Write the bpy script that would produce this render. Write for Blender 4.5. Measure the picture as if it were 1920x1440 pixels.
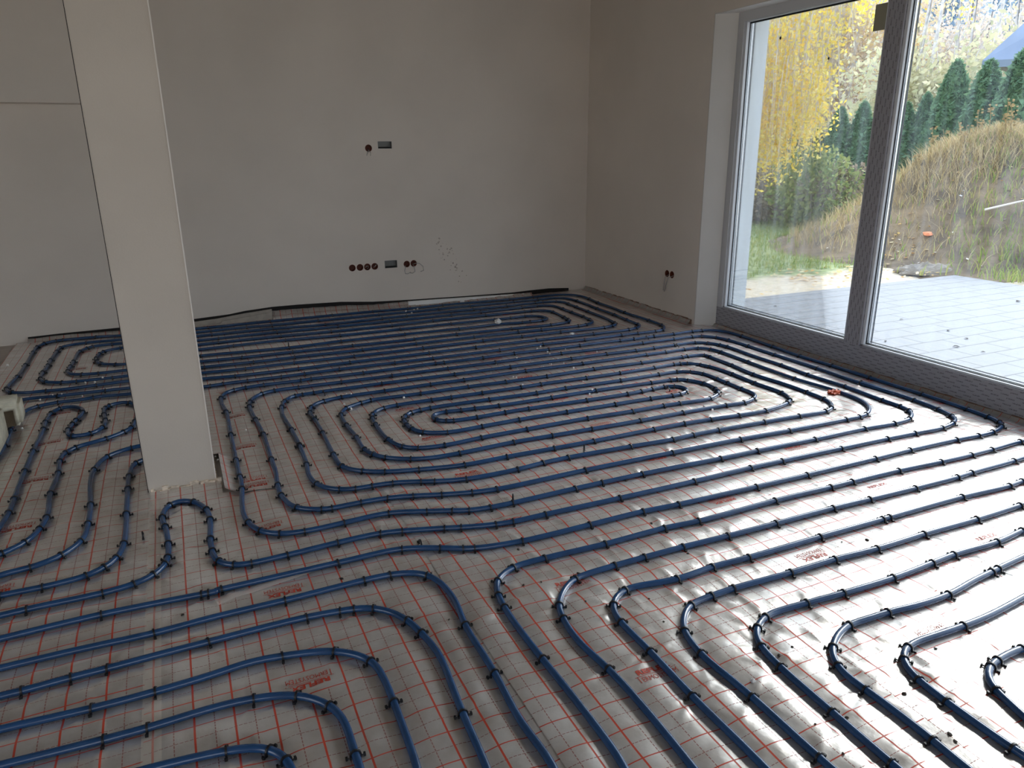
import bpy, bmesh, math, random
import numpy as np
from mathutils import Vector, Matrix, kdtree

S = bpy.context.scene
COL = S.collection
for o in list(bpy.data.objects):
    bpy.data.objects.remove(o)

# ------------------------------------------------------------------ camera
cd = bpy.data.cameras.new('camera')
cam = bpy.data.objects.new('camera', cd)
COL.objects.link(cam)
cd.sensor_width = 36.0
cd.lens = 1385.0 / 1920.0 * 36.0
cd.clip_start = 0.05
cd.clip_end = 400.0
cam.matrix_world = Matrix(((0.9103352, 0.1330818, -0.3918916, 0.0000000), (-0.4137867, 0.2734810, -0.8683252, 0.0000000), (-0.0083833, 0.9526266, 0.3040269, 1.4500000), (0.0000000, 0.0000000, 0.0000000, 1.0000000)))
S.camera = cam

# ------------------------------------------------------------------ sky
SUN_AZ = (0.93, 0.37)          # horizontal direction towards the sun
SUN_EL = math.radians(36)
w = bpy.data.worlds.new('world')
S.world = w
w.use_nodes = True
nt = w.node_tree
nt.nodes.clear()
wo = nt.nodes.new('ShaderNodeOutputWorld')
bg = nt.nodes.new('ShaderNodeBackground')
tc = nt.nodes.new('ShaderNodeTexCoord')
sep = nt.nodes.new('ShaderNodeSeparateXYZ')
ramp = nt.nodes.new('ShaderNodeValToRGB')
nt.links.new(tc.outputs['Generated'], sep.inputs[0])
nt.links.new(sep.outputs['Z'], ramp.inputs[0])
ramp.color_ramp.elements[0].position = 0.0
ramp.color_ramp.elements[0].color = (0.62, 0.66, 0.72, 1)
ramp.color_ramp.elements[1].position = 0.9
ramp.color_ramp.elements[1].color = (0.42, 0.55, 0.85, 1)
e = ramp.color_ramp.elements.new(0.28)
e.color = (0.78, 0.84, 0.95, 1)
sv = nt.nodes.new('ShaderNodeVectorMath')
sv.operation = 'DOT_PRODUCT'
ce = math.cos(SUN_EL)
sdir = Vector((SUN_AZ[0] * ce, SUN_AZ[1] * ce, math.sin(SUN_EL))).normalized()
sv.inputs[1].default_value = sdir
nt.links.new(tc.outputs['Generated'], sv.inputs[0])
mx = nt.nodes.new('ShaderNodeMath'); mx.operation = 'MAXIMUM'; mx.inputs[1].default_value = 0
pw = nt.nodes.new('ShaderNodeMath'); pw.operation = 'POWER'; pw.inputs[1].default_value = 7.0
ml = nt.nodes.new('ShaderNodeMath'); ml.operation = 'MULTIPLY'; ml.inputs[1].default_value = 2.2
nt.links.new(sv.outputs['Value'], mx.inputs[0])
nt.links.new(mx.outputs[0], pw.inputs[0])
nt.links.new(pw.outputs[0], ml.inputs[0])
gl = nt.nodes.new('ShaderNodeMixRGB'); gl.blend_type = 'ADD'; gl.inputs[0].default_value = 1
cmb = nt.nodes.new('ShaderNodeMixRGB'); cmb.blend_type = 'MULTIPLY'; cmb.inputs[0].default_value = 1
cmb.inputs[2].default_value = (0.94, 0.97, 1.0, 1)
nt.links.new(ml.outputs[0], cmb.inputs[1])
nt.links.new(ramp.outputs[0], gl.inputs[1])
nt.links.new(cmb.outputs[0], gl.inputs[2])
nt.links.new(gl.outputs[0], bg.inputs[0])
bg.inputs[1].default_value = 1.25
nt.links.new(bg.outputs[0], wo.inputs[0])

# ------------------------------------------------------------------ sun
sd = bpy.data.lights.new('sun', 'SUN')
sun = bpy.data.objects.new('sun', sd)
COL.objects.link(sun)
sd.energy = 0.9
sd.angle = math.radians(14)
sd.color = (1.0, 0.97, 0.93)
sun.rotation_euler = sdir.to_track_quat('Z', 'Y').to_euler()
sun.location = sdir * 30

S.view_settings.view_transform = 'Standard'
S.view_settings.look = 'None'
S.view_settings.gamma = 1.0
S.view_settings.use_curve_mapping = False
S.view_settings.exposure = 1.40
S.cycles.use_denoising = True
S.cycles.max_bounces = 10
S.cycles.diffuse_bounces = 6
S.cycles.glossy_bounces = 4
S.cycles.transparent_max_bounces = 24
S.cycles.sample_clamp_indirect = 6.0
S.cycles.caustics_reflective = True
S.cycles.caustics_refractive = False

rnd = random.Random(7)
rng = np.random.default_rng(11)

# ================================================================== helpers
def link(name, me, mat=None, parent=None):
    o = bpy.data.objects.new(name, me)
    COL.objects.link(o)
    if mat is not None and me is not None and not me.materials:
        me.materials.append(mat)
    if parent is not None:
        o.parent = parent
    return o

def tag(o, label=None, cat=None, group=None, kind=None):
    if label: o['label'] = label
    if cat: o['category'] = cat
    if group: o['group'] = group
    if kind: o['kind'] = kind
    return o

def empty(name, loc=(0, 0, 0), rz=0):
    o = bpy.data.objects.new(name, None)
    COL.objects.link(o)
    o.empty_display_size = 0.05
    o.location = loc
    o.rotation_euler = (0, 0, rz)
    return o

def mesh(name, v, f, smooth=False):
    me = bpy.data.meshes.new(name)
    me.from_pydata([tuple(map(float, p)) for p in v], [], [tuple(map(int, q)) for q in f])
    me.update()
    if smooth:
        me.polygons.foreach_set('use_smooth', [True] * len(me.polygons))
    return me

def fast_mesh(name, V, F, smooth=False):
    """V (n,3) array, F (m,k) index array with one face size"""
    V = np.asarray(V, np.float32); F = np.asarray(F, np.int32)
    me = bpy.data.meshes.new(name)
    me.vertices.add(len(V)); me.vertices.foreach_set('co', V.ravel())
    k = F.shape[1]
    me.loops.add(F.size); me.loops.foreach_set('vertex_index', F.ravel())
    me.polygons.add(len(F))
    me.polygons.foreach_set('loop_start', np.arange(0, F.size, k, dtype=np.int32))
    me.polygons.foreach_set('loop_total', np.full(len(F), k, np.int32))
    me.update(calc_edges=True)
    me.polygons.foreach_set('use_smooth', np.full(len(F), smooth))
    return me

class MB:
    def __init__(self): self.v = []; self.f = []
    def box(self, x0, x1, y0, y1, z0, z1):
        n = len(self.v)
        self.v += [(x0, y0, z0), (x1, y0, z0), (x1, y1, z0), (x0, y1, z0), (x0, y0, z1), (x1, y0, z1), (x1, y1, z1), (x0, y1, z1)]
        self.f += [tuple(n + i for i in q) for q in ((0, 3, 2, 1), (4, 5, 6, 7), (0, 1, 5, 4), (1, 2, 6, 5), (2, 3, 7, 6), (3, 0, 4, 7))]
        return self
    def prism(self, pts, z0, z1):
        n = len(self.v); m = len(pts)
        self.v += [(x, y, z0) for x, y in pts] + [(x, y, z1) for x, y in pts]
        self.f.append(tuple(n + i for i in range(m))[::-1]); self.f.append(tuple(n + m + i for i in range(m)))
        for i in range(m):
            j = (i + 1) % m
            self.f.append((n + i, n + j, n + m + j, n + m + i))
        return self
    def tube(self, pts, r, seg=8, cap=True):
        pts = [Vector(p) for p in pts]
        n0 = len(self.v); up = Vector((0, 0, 1)); prev = None
        for i, p in enumerate(pts):
            t = (pts[min(i + 1, len(pts) - 1)] - pts[max(i - 1, 0)])
            t = t.normalized() if t.length > 1e-9 else Vector((1, 0, 0))
            a = t.cross(up)
            if a.length < 0.05: a = t.cross(Vector((1, 0, 0)))
            a.normalize(); b = a.cross(t).normalized()
            rr = r[i] if isinstance(r, (list, tuple)) else r
            for k in range(seg):
                th = 2 * math.pi * k / seg
                self.v.append(tuple(p + a * (math.cos(th) * rr) + b * (math.sin(th) * rr)))
        for i in range(len(pts) - 1):
            for k in range(seg):
                k2 = (k + 1) % seg
                self.f.append((n0 + i * seg + k, n0 + i * seg + k2, n0 + (i + 1) * seg + k2, n0 + (i + 1) * seg + k))
        if cap:
            self.f.append(tuple(n0 + k for k in range(seg))[::-1])
            e = n0 + (len(pts) - 1) * seg
            self.f.append(tuple(e + k for k in range(seg)))
        return self
    def build(self, name, mat=None, parent=None, smooth=False, bevel=0):
        me = mesh(name, self.v, self.f, smooth)
        if bevel:
            bm = bmesh.new(); bm.from_mesh(me)
            bmesh.ops.bevel(bm, geom=bm.edges[:], offset=bevel, segments=2, affect='EDGES', profile=0.6)
            bm.to_mesh(me); bm.free()
        return link(name, me, mat, parent)

def vnoise(x, y, seed=0):
    """smooth value noise on arrays, about -1..1"""
    xi = np.floor(x).astype(np.int64); yi = np.floor(y).astype(np.int64)
    fx = x - xi; fy = y - yi
    fx = fx * fx * (3 - 2 * fx); fy = fy * fy * (3 - 2 * fy)
    def hsh(a, b):
        n = (a * 374761393 + b * 668265263 + seed * 1442695041) & 0x7fffffff
        n = (n ^ (n >> 13)) * 1274126177 & 0x7fffffff
        return ((n ^ (n >> 16)) & 0xffff) / 32767.5 - 1.0
    a = hsh(xi, yi); b = hsh(xi + 1, yi); c = hsh(xi, yi + 1); d = hsh(xi + 1, yi + 1)
    return (a * (1 - fx) + b * fx) * (1 - fy) + (c * (1 - fx) + d * fx) * fy

# ================================================================== materials
def new_mat(name):
    m = bpy.data.materials.new(name)
    m.use_nodes = True
    n = m.node_tree.nodes; l = m.node_tree.links
    return m, n, l, n['Principled BSDF']

def N(n, t, **kw):
    x = n.new(t)
    for k, v in kw.items():
        if k.startswith('i'):
            x.inputs[int(k[1:])].default_value = v
        else:
            setattr(x, k, v)
    return x

def coords(n, l, scale=(1, 1, 1)):
    t = n.new('ShaderNodeTexCoord')
    mp = n.new('ShaderNodeMapping')
    mp.inputs['Scale'].default_value = scale
    l.new(t.outputs['Object'], mp.inputs[0])
    return mp.outputs[0]

def flat(name, col, rough=0.6, metal=0.0, var=0.0, vscale=8.0, bump=0.0, bscale=60.0, col2=None, spec=None, detail=4.0):
    m, n, l, b = new_mat(name)
    b.inputs['Base Color'].default_value = (*col, 1)
    b.inputs['Roughness'].default_value = rough
    b.inputs['Metallic'].default_value = metal
    if spec is not None:
        b.inputs['Specular IOR Level'].default_value = spec
    c = coords(n, l)
    if var > 0 or col2:
        nz = N(n, 'ShaderNodeTexNoise'); nz.inputs['Scale'].default_value = vscale; nz.inputs['Detail'].default_value = detail
        l.new(c, nz.inputs['Vector'])
        r = N(n, 'ShaderNodeValToRGB')
        c2 = col2 or tuple(x * (1 - var) for x in col)
        c1 = col if col2 else tuple(min(1, x * (1 + var)) for x in col)
        r.color_ramp.elements[0].color = (*c2, 1); r.color_ramp.elements[0].position = 0.36
        r.color_ramp.elements[1].color = (*c1, 1); r.color_ramp.elements[1].position = 0.64
        l.new(nz.outputs['Fac'], r.inputs[0]); l.new(r.outputs[0], b.inputs['Base Color'])
    if bump > 0:
        nb = N(n, 'ShaderNodeTexNoise'); nb.inputs['Scale'].default_value = bscale; nb.inputs['Detail'].default_value = 3
        l.new(c, nb.inputs['Vector'])
        bp = N(n, 'ShaderNodeBump'); bp.inputs['Strength'].default_value = 1.0; bp.inputs['Distance'].default_value = bump
        l.new(nb.outputs['Fac'], bp.inputs['Height']); l.new(bp.outputs[0], b.inputs['Normal'])
    return m

M = {}
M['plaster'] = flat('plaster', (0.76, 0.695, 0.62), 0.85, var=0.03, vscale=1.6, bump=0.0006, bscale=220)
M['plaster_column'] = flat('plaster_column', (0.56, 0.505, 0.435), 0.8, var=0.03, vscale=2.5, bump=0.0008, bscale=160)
M['reveal'] = flat('reveal_plaster', (0.66, 0.64, 0.60), 0.8, var=0.02, vscale=3, bump=0.0005, bscale=200)
M['render_white'] = flat('outside_render', (0.80, 0.84, 0.84), 0.8, bump=0.0008, bscale=250)
M['bead'] = flat('corner_bead', (0.72, 0.68, 0.62), 0.5)
M['crumbly'] = flat('crumbly_plaster', (0.72, 0.62, 0.50), 0.9, var=0.25, vscale=40, bump=0.004, bscale=60)
M['concrete'] = flat('concrete', (0.50, 0.46, 0.42), 0.9, var=0.12, vscale=5, bump=0.001)
M['ceiling'] = flat('ceiling_plaster', (0.30, 0.27, 0.23), 0.9)
M['pipe'] = flat('blue_pipe', (0.013, 0.056, 0.150), 0.24, var=0.12, vscale=14, spec=0.6)
M['clip'] = flat('black_plastic', (0.006, 0.006, 0.008), 0.45)
M['dark'] = flat('dark_gap', (0.010, 0.008, 0.007), 0.8)
M['pvc'] = flat('window_pvc', (0.55, 0.56, 0.57), 0.35)
M['pvc_white'] = flat('window_bead', (0.66, 0.68, 0.70), 0.3)
M['gasket'] = flat('rubber_gasket', (0.012, 0.014, 0.016), 0.5)
M['spacer'] = flat('aluminium_spacer', (0.80, 0.82, 0.84), 0.25, metal=0.7)
M['board'] = flat('beige_board', (0.40, 0.36, 0.31), 0.6, var=0.1, vscale=20)
M['white_strip'] = flat('white_strip', (0.92, 0.92, 0.90), 0.3)
M['foam'] = flat('white_foam', (0.88, 0.88, 0.86), 0.7)
M['edge_foam'] = flat('edge_foam', (0.22, 0.13, 0.09), 0.7, var=0.2, vscale=30)
M['debris'] = flat('dark_debris', (0.04, 0.028, 0.02), 0.8)
M['box_red'] = flat('junction_box_plastic', (0.15, 0.035, 0.015), 0.6)
M['galv'] = flat('galvanised_box', (0.18, 0.18, 0.17), 0.45, metal=0.4)
M['wire'] = flat('grey_wire', (0.42, 0.40, 0.38), 0.5)
M['aac'] = flat('aerated_concrete', (0.70, 0.66, 0.53), 0.95, var=0.08, vscale=30, bump=0.002, bscale=120)
M['aac_shade'] = flat('aerated_concrete_shaded', (0.26, 0.20, 0.14), 0.95, bump=0.002, bscale=120)  # darker block colour, shade of the recess painted in
M['orange'] = flat('orange_plastic', (0.55, 0.09, 0.03), 0.5, var=0.3, vscale=80)
M['orange2'] = flat('orange_litter', (0.85, 0.28, 0.12), 0.6)
M['stain'] = flat('dirt_stain', (0.50, 0.43, 0.37), 0.9, var=0.2, vscale=40)
M['bark'] = flat('bark', (0.30, 0.26, 0.22), 0.9, var=0.3, vscale=10)
M['bark_pale'] = flat('pale_bark', (0.62, 0.57, 0.52), 0.8, var=0.25, vscale=6)
M['soil'] = flat('soil', (0.25, 0.18, 0.105), 0.95, col2=(0.12, 0.088, 0.055), vscale=3, bump=0.02, bscale=14)
M['sand'] = flat('sand', (0.66, 0.56, 0.42), 0.95, var=0.08, vscale=3, bump=0.004, bscale=30)
M['rubble'] = flat('rubble', (0.30, 0.26, 0.21), 0.95, var=0.15, vscale=6, bump=0.01, bscale=20)
M['roof'] = flat('grey_roof', (0.15, 0.20, 0.28), 0.45, var=0.08, vscale=1.2)
M['timber'] = flat('dark_timber', (0.22, 0.17, 0.14), 0.7)
M['house'] = flat('house_render', (0.75, 0.80, 0.88), 0.8)

def leafmat(name, cols, trans=0.35):
    m, n, l, b = new_mat(name)
    oi = N(n, 'ShaderNodeNewGeometry')
    r = N(n, 'ShaderNodeValToRGB')
    r.color_ramp.interpolation = 'LINEAR'
    el = r.color_ramp.elements
    for i, c in enumerate(cols):
        if i == 0: el[0].position = 0; el[0].color = (*c, 1)
        elif i == len(cols) - 1: el[-1].position = 1; el[-1].color = (*c, 1)
        else:
            e = el.new(i / (len(cols) - 1)); e.color = (*c, 1)
    l.new(oi.outputs['Random Per Island'], r.inputs[0])
    l.new(r.outputs[0], b.inputs['Base Color'])
    b.inputs['Roughness'].default_value = 0.7
    b.inputs['Specular IOR Level'].default_value = 0.2
    tr = N(n, 'ShaderNodeBsdfTranslucent'); l.new(r.outputs[0], tr.inputs[0])
    mixs = N(n, 'ShaderNodeMixShader'); mixs.inputs[0].default_value = trans
    out = n['Material Output']
    l.new(b.outputs[0], mixs.inputs[1]); l.new(tr.outputs[0], mixs.inputs[2]); l.new(mixs.outputs[0], out.inputs[0])
    return m

M['leaf_birch'] = leafmat('birch_leaves', [(0.95, 0.62, 0.06), (0.98, 0.78, 0.14), (0.80, 0.70, 0.14), (0.98, 0.90, 0.45)], 0.6)
M['leaf_thuja'] = leafmat('thuja_leaves', [(0.12, 0.22, 0.12), (0.18, 0.31, 0.16), (0.14, 0.25, 0.15)], 0.3)
M['leaf_bush'] = leafmat('bush_leaves', [(0.22, 0.28, 0.09), (0.36, 0.38, 0.13), (0.16, 0.24, 0.09)], 0.3)
M['leaf_pine'] = leafmat('hazed_pine_leaves', [(0.56, 0.66, 0.70), (0.62, 0.71, 0.78), (0.68, 0.76, 0.84)], 0.55)  # blue haze of distance painted into the leaf colour
M['leaf_gold'] = leafmat('hazed_gold_leaves', [(0.86, 0.68, 0.34), (0.90, 0.78, 0.50), (0.80, 0.70, 0.46)], 0.5)  # lightened in place of haze over the forest
M['leaf_pink'] = leafmat('hazed_rusty_leaves', [(0.72, 0.62, 0.54), (0.80, 0.70, 0.60), (0.64, 0.58, 0.54)], 0.5)  # pale tones carry the painted forest haze too
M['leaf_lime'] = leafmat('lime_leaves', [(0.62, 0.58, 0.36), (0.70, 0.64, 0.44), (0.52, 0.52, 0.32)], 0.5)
M['grass_dry'] = leafmat('dry_grass', [(0.44, 0.32, 0.15), (0.58, 0.45, 0.23), (0.27, 0.21, 0.11), (0.74, 0.62, 0.38)], 0.35)
M['grass_green'] = leafmat('green_grass', [(0.20, 0.30, 0.07), (0.34, 0.40, 0.11), (0.46, 0.45, 0.17)], 0.4)
M['leaf_fallen'] = leafmat('fallen_leaves', [(0.75, 0.50, 0.12), (0.62, 0.34, 0.10), (0.80, 0.68, 0.40), (0.45, 0.28, 0.12)], 0.1)
M['leaf_twig'] = leafmat('twigs', [(0.34, 0.26, 0.17), (0.24, 0.19, 0.13), (0.44, 0.36, 0.24)], 0.2)
M['bits_pale'] = leafmat('pale_bits', [(0.85, 0.82, 0.76), (0.70, 0.62, 0.52)], 0.0)

def glass_mat():
    m, n, l, b = new_mat('window_glass')
    n.remove(b)
    out = n['Material Output']
    tr = N(n, 'ShaderNodeBsdfTransparent'); tr.inputs[0].default_value = (0.95, 0.97, 0.965, 1)
    gs = N(n, 'ShaderNodeBsdfGlossy'); gs.inputs['Roughness'].default_value = 0.02
    fr = N(n, 'ShaderNodeFresnel'); fr.inputs[0].default_value = 1.45
    mul = N(n, 'ShaderNodeMath', operation='MULTIPLY'); mul.inputs[1].default_value = 0.6
    l.new(fr.outputs[0], mul.inputs[0])
    m1 = N(n, 'ShaderNodeMixShader')
    l.new(mul.outputs[0], m1.inputs[0]); l.new(tr.outputs[0], m1.inputs[1]); l.new(gs.outputs[0], m1.inputs[2])
    # dust film with rain streaks, its bluish veil standing in for haze
    du = N(n, 'ShaderNodeBsdfTranslucent'); du.inputs[0].default_value = (0.72, 0.84, 1.0, 1)
    c = coords(n, l, (1.0, 9.0, 0.8))
    nz = N(n, 'ShaderNodeTexNoise'); nz.inputs['Scale'].default_value = 1.7; nz.inputs['Detail'].default_value = 5
    l.new(c, nz.inputs['Vector'])
    mr = N(n, 'ShaderNodeMapRange'); mr.inputs[1].default_value = 0.40; mr.inputs[2].default_value = 0.75
    mr.inputs[3].default_value = 0.004; mr.inputs[4].default_value = 0.030
    l.new(nz.outputs['Fac'], mr.inputs[0])
    m2 = N(n, 'ShaderNodeMixShader')
    l.new(mr.outputs[0], m2.inputs[0]); l.new(m1.outputs[0], m2.inputs[1]); l.new(du.outputs[0], m2.inputs[2])
    l.new(m2.outputs[0], out.inputs[0])
    return m
M['glass'] = glass_mat()

def film_frame_mat():
    """grey protective film with rows of small dark illegible print"""
    m, n, l, b = new_mat('printed_frame_film')
    b.inputs['Roughness'].default_value = 0.38
    tcn = N(n, 'ShaderNodeTexCoord'); sp = N(n, 'ShaderNodeSeparateXYZ'); l.new(tcn.outputs['UV'], sp.inputs[0])
    u, v = sp.outputs[0], sp.outputs[1]
    def mth(op, a, bb=None, cc=None):
        x = N(n, 'ShaderNodeMath', operation=op)
        for i, q in enumerate((a, bb, cc)):
            if q is None: continue
            if isinstance(q, (int, float)): x.inputs[i].default_value = q
            else: l.new(q, x.inputs[i])
        return x.outputs[0]
    rowi = mth('FLOOR', mth('DIVIDE', v, 0.018))
    vr = mth('FRACT', mth('DIVIDE', v, 0.018))
    inrow = mth('MULTIPLY', mth('GREATER_THAN', vr, 0.30), mth('LESS_THAN', vr, 0.72))
    us = mth('ADD', u, mth('MULTIPLY', rowi, 0.037))
    word = mth('LESS_THAN', mth('FRACT', mth('DIVIDE', us, 0.088)), 0.52)
    cc = N(n, 'ShaderNodeCombineXYZ'); l.new(mth('MULTIPLY', us, 260), cc.inputs[0]); l.new(mth('MULTIPLY', v, 210), cc.inputs[1])
    nz = N(n, 'ShaderNodeTexNoise'); nz.inputs['Scale'].default_value = 1.0; nz.inputs['Detail'].default_value = 0
    l.new(cc.outputs[0], nz.inputs['Vector'])
    let = mth('GREATER_THAN', nz.outputs['Fac'], 0.46)
    fac = mth('MULTIPLY', mth('MULTIPLY', inrow, word), let)
    fac = mth('MULTIPLY', fac, 0.75)
    mix = N(n, 'ShaderNodeMixRGB'); mix.inputs[1].default_value = (0.33, 0.325, 0.345, 1); mix.inputs[2].default_value = (0.08, 0.07, 0.075, 1)
    l.new(fac, mix.inputs[0]); l.new(mix.outputs[0], b.inputs['Base Color'])
    return m
M['film_frame'] = film_frame_mat()

def foil_mat(name, xph, bx, by, bright=1.0):
    m, n, l, b = new_mat(name)
    tcn = N(n, 'ShaderNodeTexCoord'); sp = N(n, 'ShaderNodeSeparateXYZ'); l.new(tcn.outputs['Object'], sp.inputs[0])
    X, Y = sp.outputs[0], sp.outputs[1]
    def mth(op, a, bb=None, cc=None):
        x = N(n, 'ShaderNodeMath', operation=op)
        for i, q in enumerate((a, bb, cc)):
            if q is None: continue
            if isinstance(q, (int, float)): x.inputs[i].default_value = q
            else: l.new(q, x.inputs[i])
        return x.outputs[0]
    # logo blocks: 20 x 10 cm windows in the grid, every 50 cm along the roll
    yb = mth('PINGPONG', mth('SUBTRACT', Y, by), 0.25)
    xb = mth('ABSOLUTE', mth('SUBTRACT', X, bx + 0.1))
    blk = mth('MULTIPLY', mth('LESS_THAN', yb, 0.0485), mth('LESS_THAN', xb, 0.0975))
    free = mth('SUBTRACT', 1.0, blk)
    px = mth('PINGPONG', mth('SUBTRACT', X, xph), 0.05)
    py = mth('PINGPONG', mth('SUBTRACT', Y, by + 0.05), 0.05)
    bold = mth('LESS_THAN', px, 0.0027)
    solid = mth('LESS_THAN', py, 0.0018)
    dx = mth('MULTIPLY', mth('GREATER_THAN', px, 0.0486), mth('LESS_THAN', mth('FRACT', mth('DIVIDE', Y, 0.012)), 0.76))
    dy = mth('MULTIPLY', mth('GREATER_THAN', py, 0.0489), mth('LESS_THAN', mth('FRACT', mth('DIVIDE', X, 0.012)), 0.76))
    red = mth('MULTIPLY', mth('MAXIMUM', bold, solid), free)
    drk = mth('MULTIPLY', mth('MAXIMUM', dx, dy), free)
    # silver with cloudy dirt
    nz = N(n, 'ShaderNodeTexNoise'); nz.inputs['Scale'].default_value = 9; nz.inputs['Detail'].default_value = 6; nz.inputs['Roughness'].default_value = 0.65
    l.new(tcn.outputs['Object'], nz.inputs['Vector'])
    r = N(n, 'ShaderNodeValToRGB')
    r.color_ramp.elements[0].position = 0.3; r.color_ramp.elements[0].color = (0.58 * bright, 0.535 * bright, 0.49 * bright, 1)
    r.color_ramp.elements[1].position = 0.7; r.color_ramp.elements[1].color = (0.78 * bright, 0.76 * bright, 0.74 * bright, 1)
    l.new(nz.outputs['Fac'], r.inputs[0])
    c1 = N(n, 'ShaderNodeMixRGB'); c1.inputs[2].default_value = (0.24, 0.045, 0.030, 1)
    l.new(mth('MULTIPLY', drk, 0.85), c1.inputs[0]); l.new(r.outputs[0], c1.inputs[1])
    c2 = N(n, 'ShaderNodeMixRGB'); c2.inputs[2].default_value = (0.52, 0.060, 0.030, 1)
    l.new(red, c2.inputs[0]); l.new(c1.outputs[0], c2.inputs[1])
    l.new(c2.outputs[0], b.inputs['Base Color'])
    met = mth('MULTIPLY', mth('SUBTRACT', 1.0, mth('MAXIMUM', red, drk)), 0.62)
    l.new(met, b.inputs['Metallic'])
    rr = N(n, 'ShaderNodeMapRange'); rr.inputs[3].default_value = 0.26; rr.inputs[4].default_value = 0.42
    l.new(nz.outputs['Fac'], rr.inputs[0]); l.new(rr.outputs[0], b.inputs['Roughness'])
    b.inputs['Coat Weight'].default_value = 0.7
    b.inputs['Coat Roughness'].default_value = 0.10
    nb = N(n, 'ShaderNodeTexNoise'); nb.inputs['Scale'].default_value = 26; nb.inputs['Detail'].default_value = 4
    l.new(tcn.outputs['Object'], nb.inputs['Vector'])
    bp = N(n, 'ShaderNodeBump'); bp.inputs['Distance'].default_value = 0.0022; bp.inputs['Strength'].default_value = 0.8
    l.new(nb.outputs['Fac'], bp.inputs['Height']); l.new(bp.outputs[0], b.inputs['Normal'])
    return m

M['logo_red'] = flat('logo_print', (0.45, 0.045, 0.022), 0.5)

def paver_mat():
    m, n, l, b = new_mat('concrete_pavers')
    c = coords(n, l)
    br = N(n, 'ShaderNodeTexBrick')
    br.inputs['Scale'].default_value = 1.0
    br.inputs['Brick Width'].default_value = 0.42
    br.inputs['Row Height'].default_value = 0.21
    br.inputs['Mortar Size'].default_value = 0.006
    br.inputs['Color1'].default_value = (0.235, 0.237, 0.24, 1)
    br.inputs['Color2'].default_value = (0.235, 0.237, 0.24, 1)
    br.inputs['Mortar'].default_value = (0.10, 0.10, 0.10, 1)
    l.new(c, br.inputs['Vector'])
    l.new(br.outputs['Color'], b.inputs['Base Color'])
    b.inputs['Roughness'].default_value = 0.75
    return m
M['pavers'] = paver_mat()

def ground_mat():
    """sand by the paving, green lawn beyond, brown earth between"""
    m, n, l, b = new_mat('garden_ground')
    tcn = N(n, 'ShaderNodeTexCoord'); sp = N(n, 'ShaderNodeSeparateXYZ'); l.new(tcn.outputs['Object'], sp.inputs[0])
    nz = N(n, 'ShaderNodeTexNoise'); nz.inputs['Scale'].default_value = 1.3; nz.inputs['Detail'].default_value = 6
    l.new(tcn.outputs['Object'], nz.inputs['Vector'])
    nz2 = N(n, 'ShaderNodeTexNoise'); nz2.inputs['Scale'].default_value = 9; nz2.inputs['Detail'].default_value = 5
    l.new(tcn.outputs['Object'], nz2.inputs['Vector'])
    g = N(n, 'ShaderNodeValToRGB'); g.color_ramp.elements[0].color = (0.14, 0.19, 0.06, 1); g.color_ramp.elements[1].color = (0.33, 0.38, 0.16, 1)
    g.color_ramp.elements[0].position = 0.35; g.color_ramp.elements[1].position = 0.65
    l.new(nz2.outputs['Fac'], g.inputs[0])
    s = N(n, 'ShaderNodeValToRGB'); s.color_ramp.elements[0].color = (0.52, 0.43, 0.30, 1); s.color_ramp.elements[1].color = (0.70, 0.60, 0.45, 1)
    l.new(nz2.outputs['Fac'], s.inputs[0])
    # distance from the paving edge, y > 5.8, wobbled by noise
    a = N(n, 'ShaderNodeMath', operation='MULTIPLY_ADD'); a.inputs[1].default_value = 1.6; l.new(nz.outputs['Fac'], a.inputs[0])
    l.new(sp.outputs[1], a.inputs[2])
    mr = N(n, 'ShaderNodeMapRange'); mr.inputs[1].default_value = 7.35; mr.inputs[2].default_value = 7.75
    l.new(a.outputs[0], mr.inputs[0])
    mix = N(n, 'ShaderNodeMixRGB'); l.new(mr.outputs[0], mix.inputs[0]); l.new(s.outputs[0], mix.inputs[1]); l.new(g.outputs[0], mix.inputs[2])
    l.new(mix.outputs[0], b.inputs['Base Color'])
    b.inputs['Roughness'].default_value = 0.95
    return m
M['ground'] = ground_mat()

# ================================================================== room shell
XW, YB, ZC = 3.95, 6.84, 2.92       # right wall, back wall, ceiling
XL, YR = -4.3, -3.4
XO = 4.36                            # outer face of the right wall
WY1, WY0 = 4.85, -1.60                # window span along the wall, near end stretched unseen for more light
WZ1 = 2.40

def struct(name, mb_or_obj, mat=None):
    o = mb_or_obj.build(name, mat) if isinstance(mb_or_obj, MB) else mb_or_obj
    o['kind'] = 'structure'
    return o

floor = struct('floor', MB().box(XL, XO, YR, YB + .2, -0.20, -0.012), M['concrete'])

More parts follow.
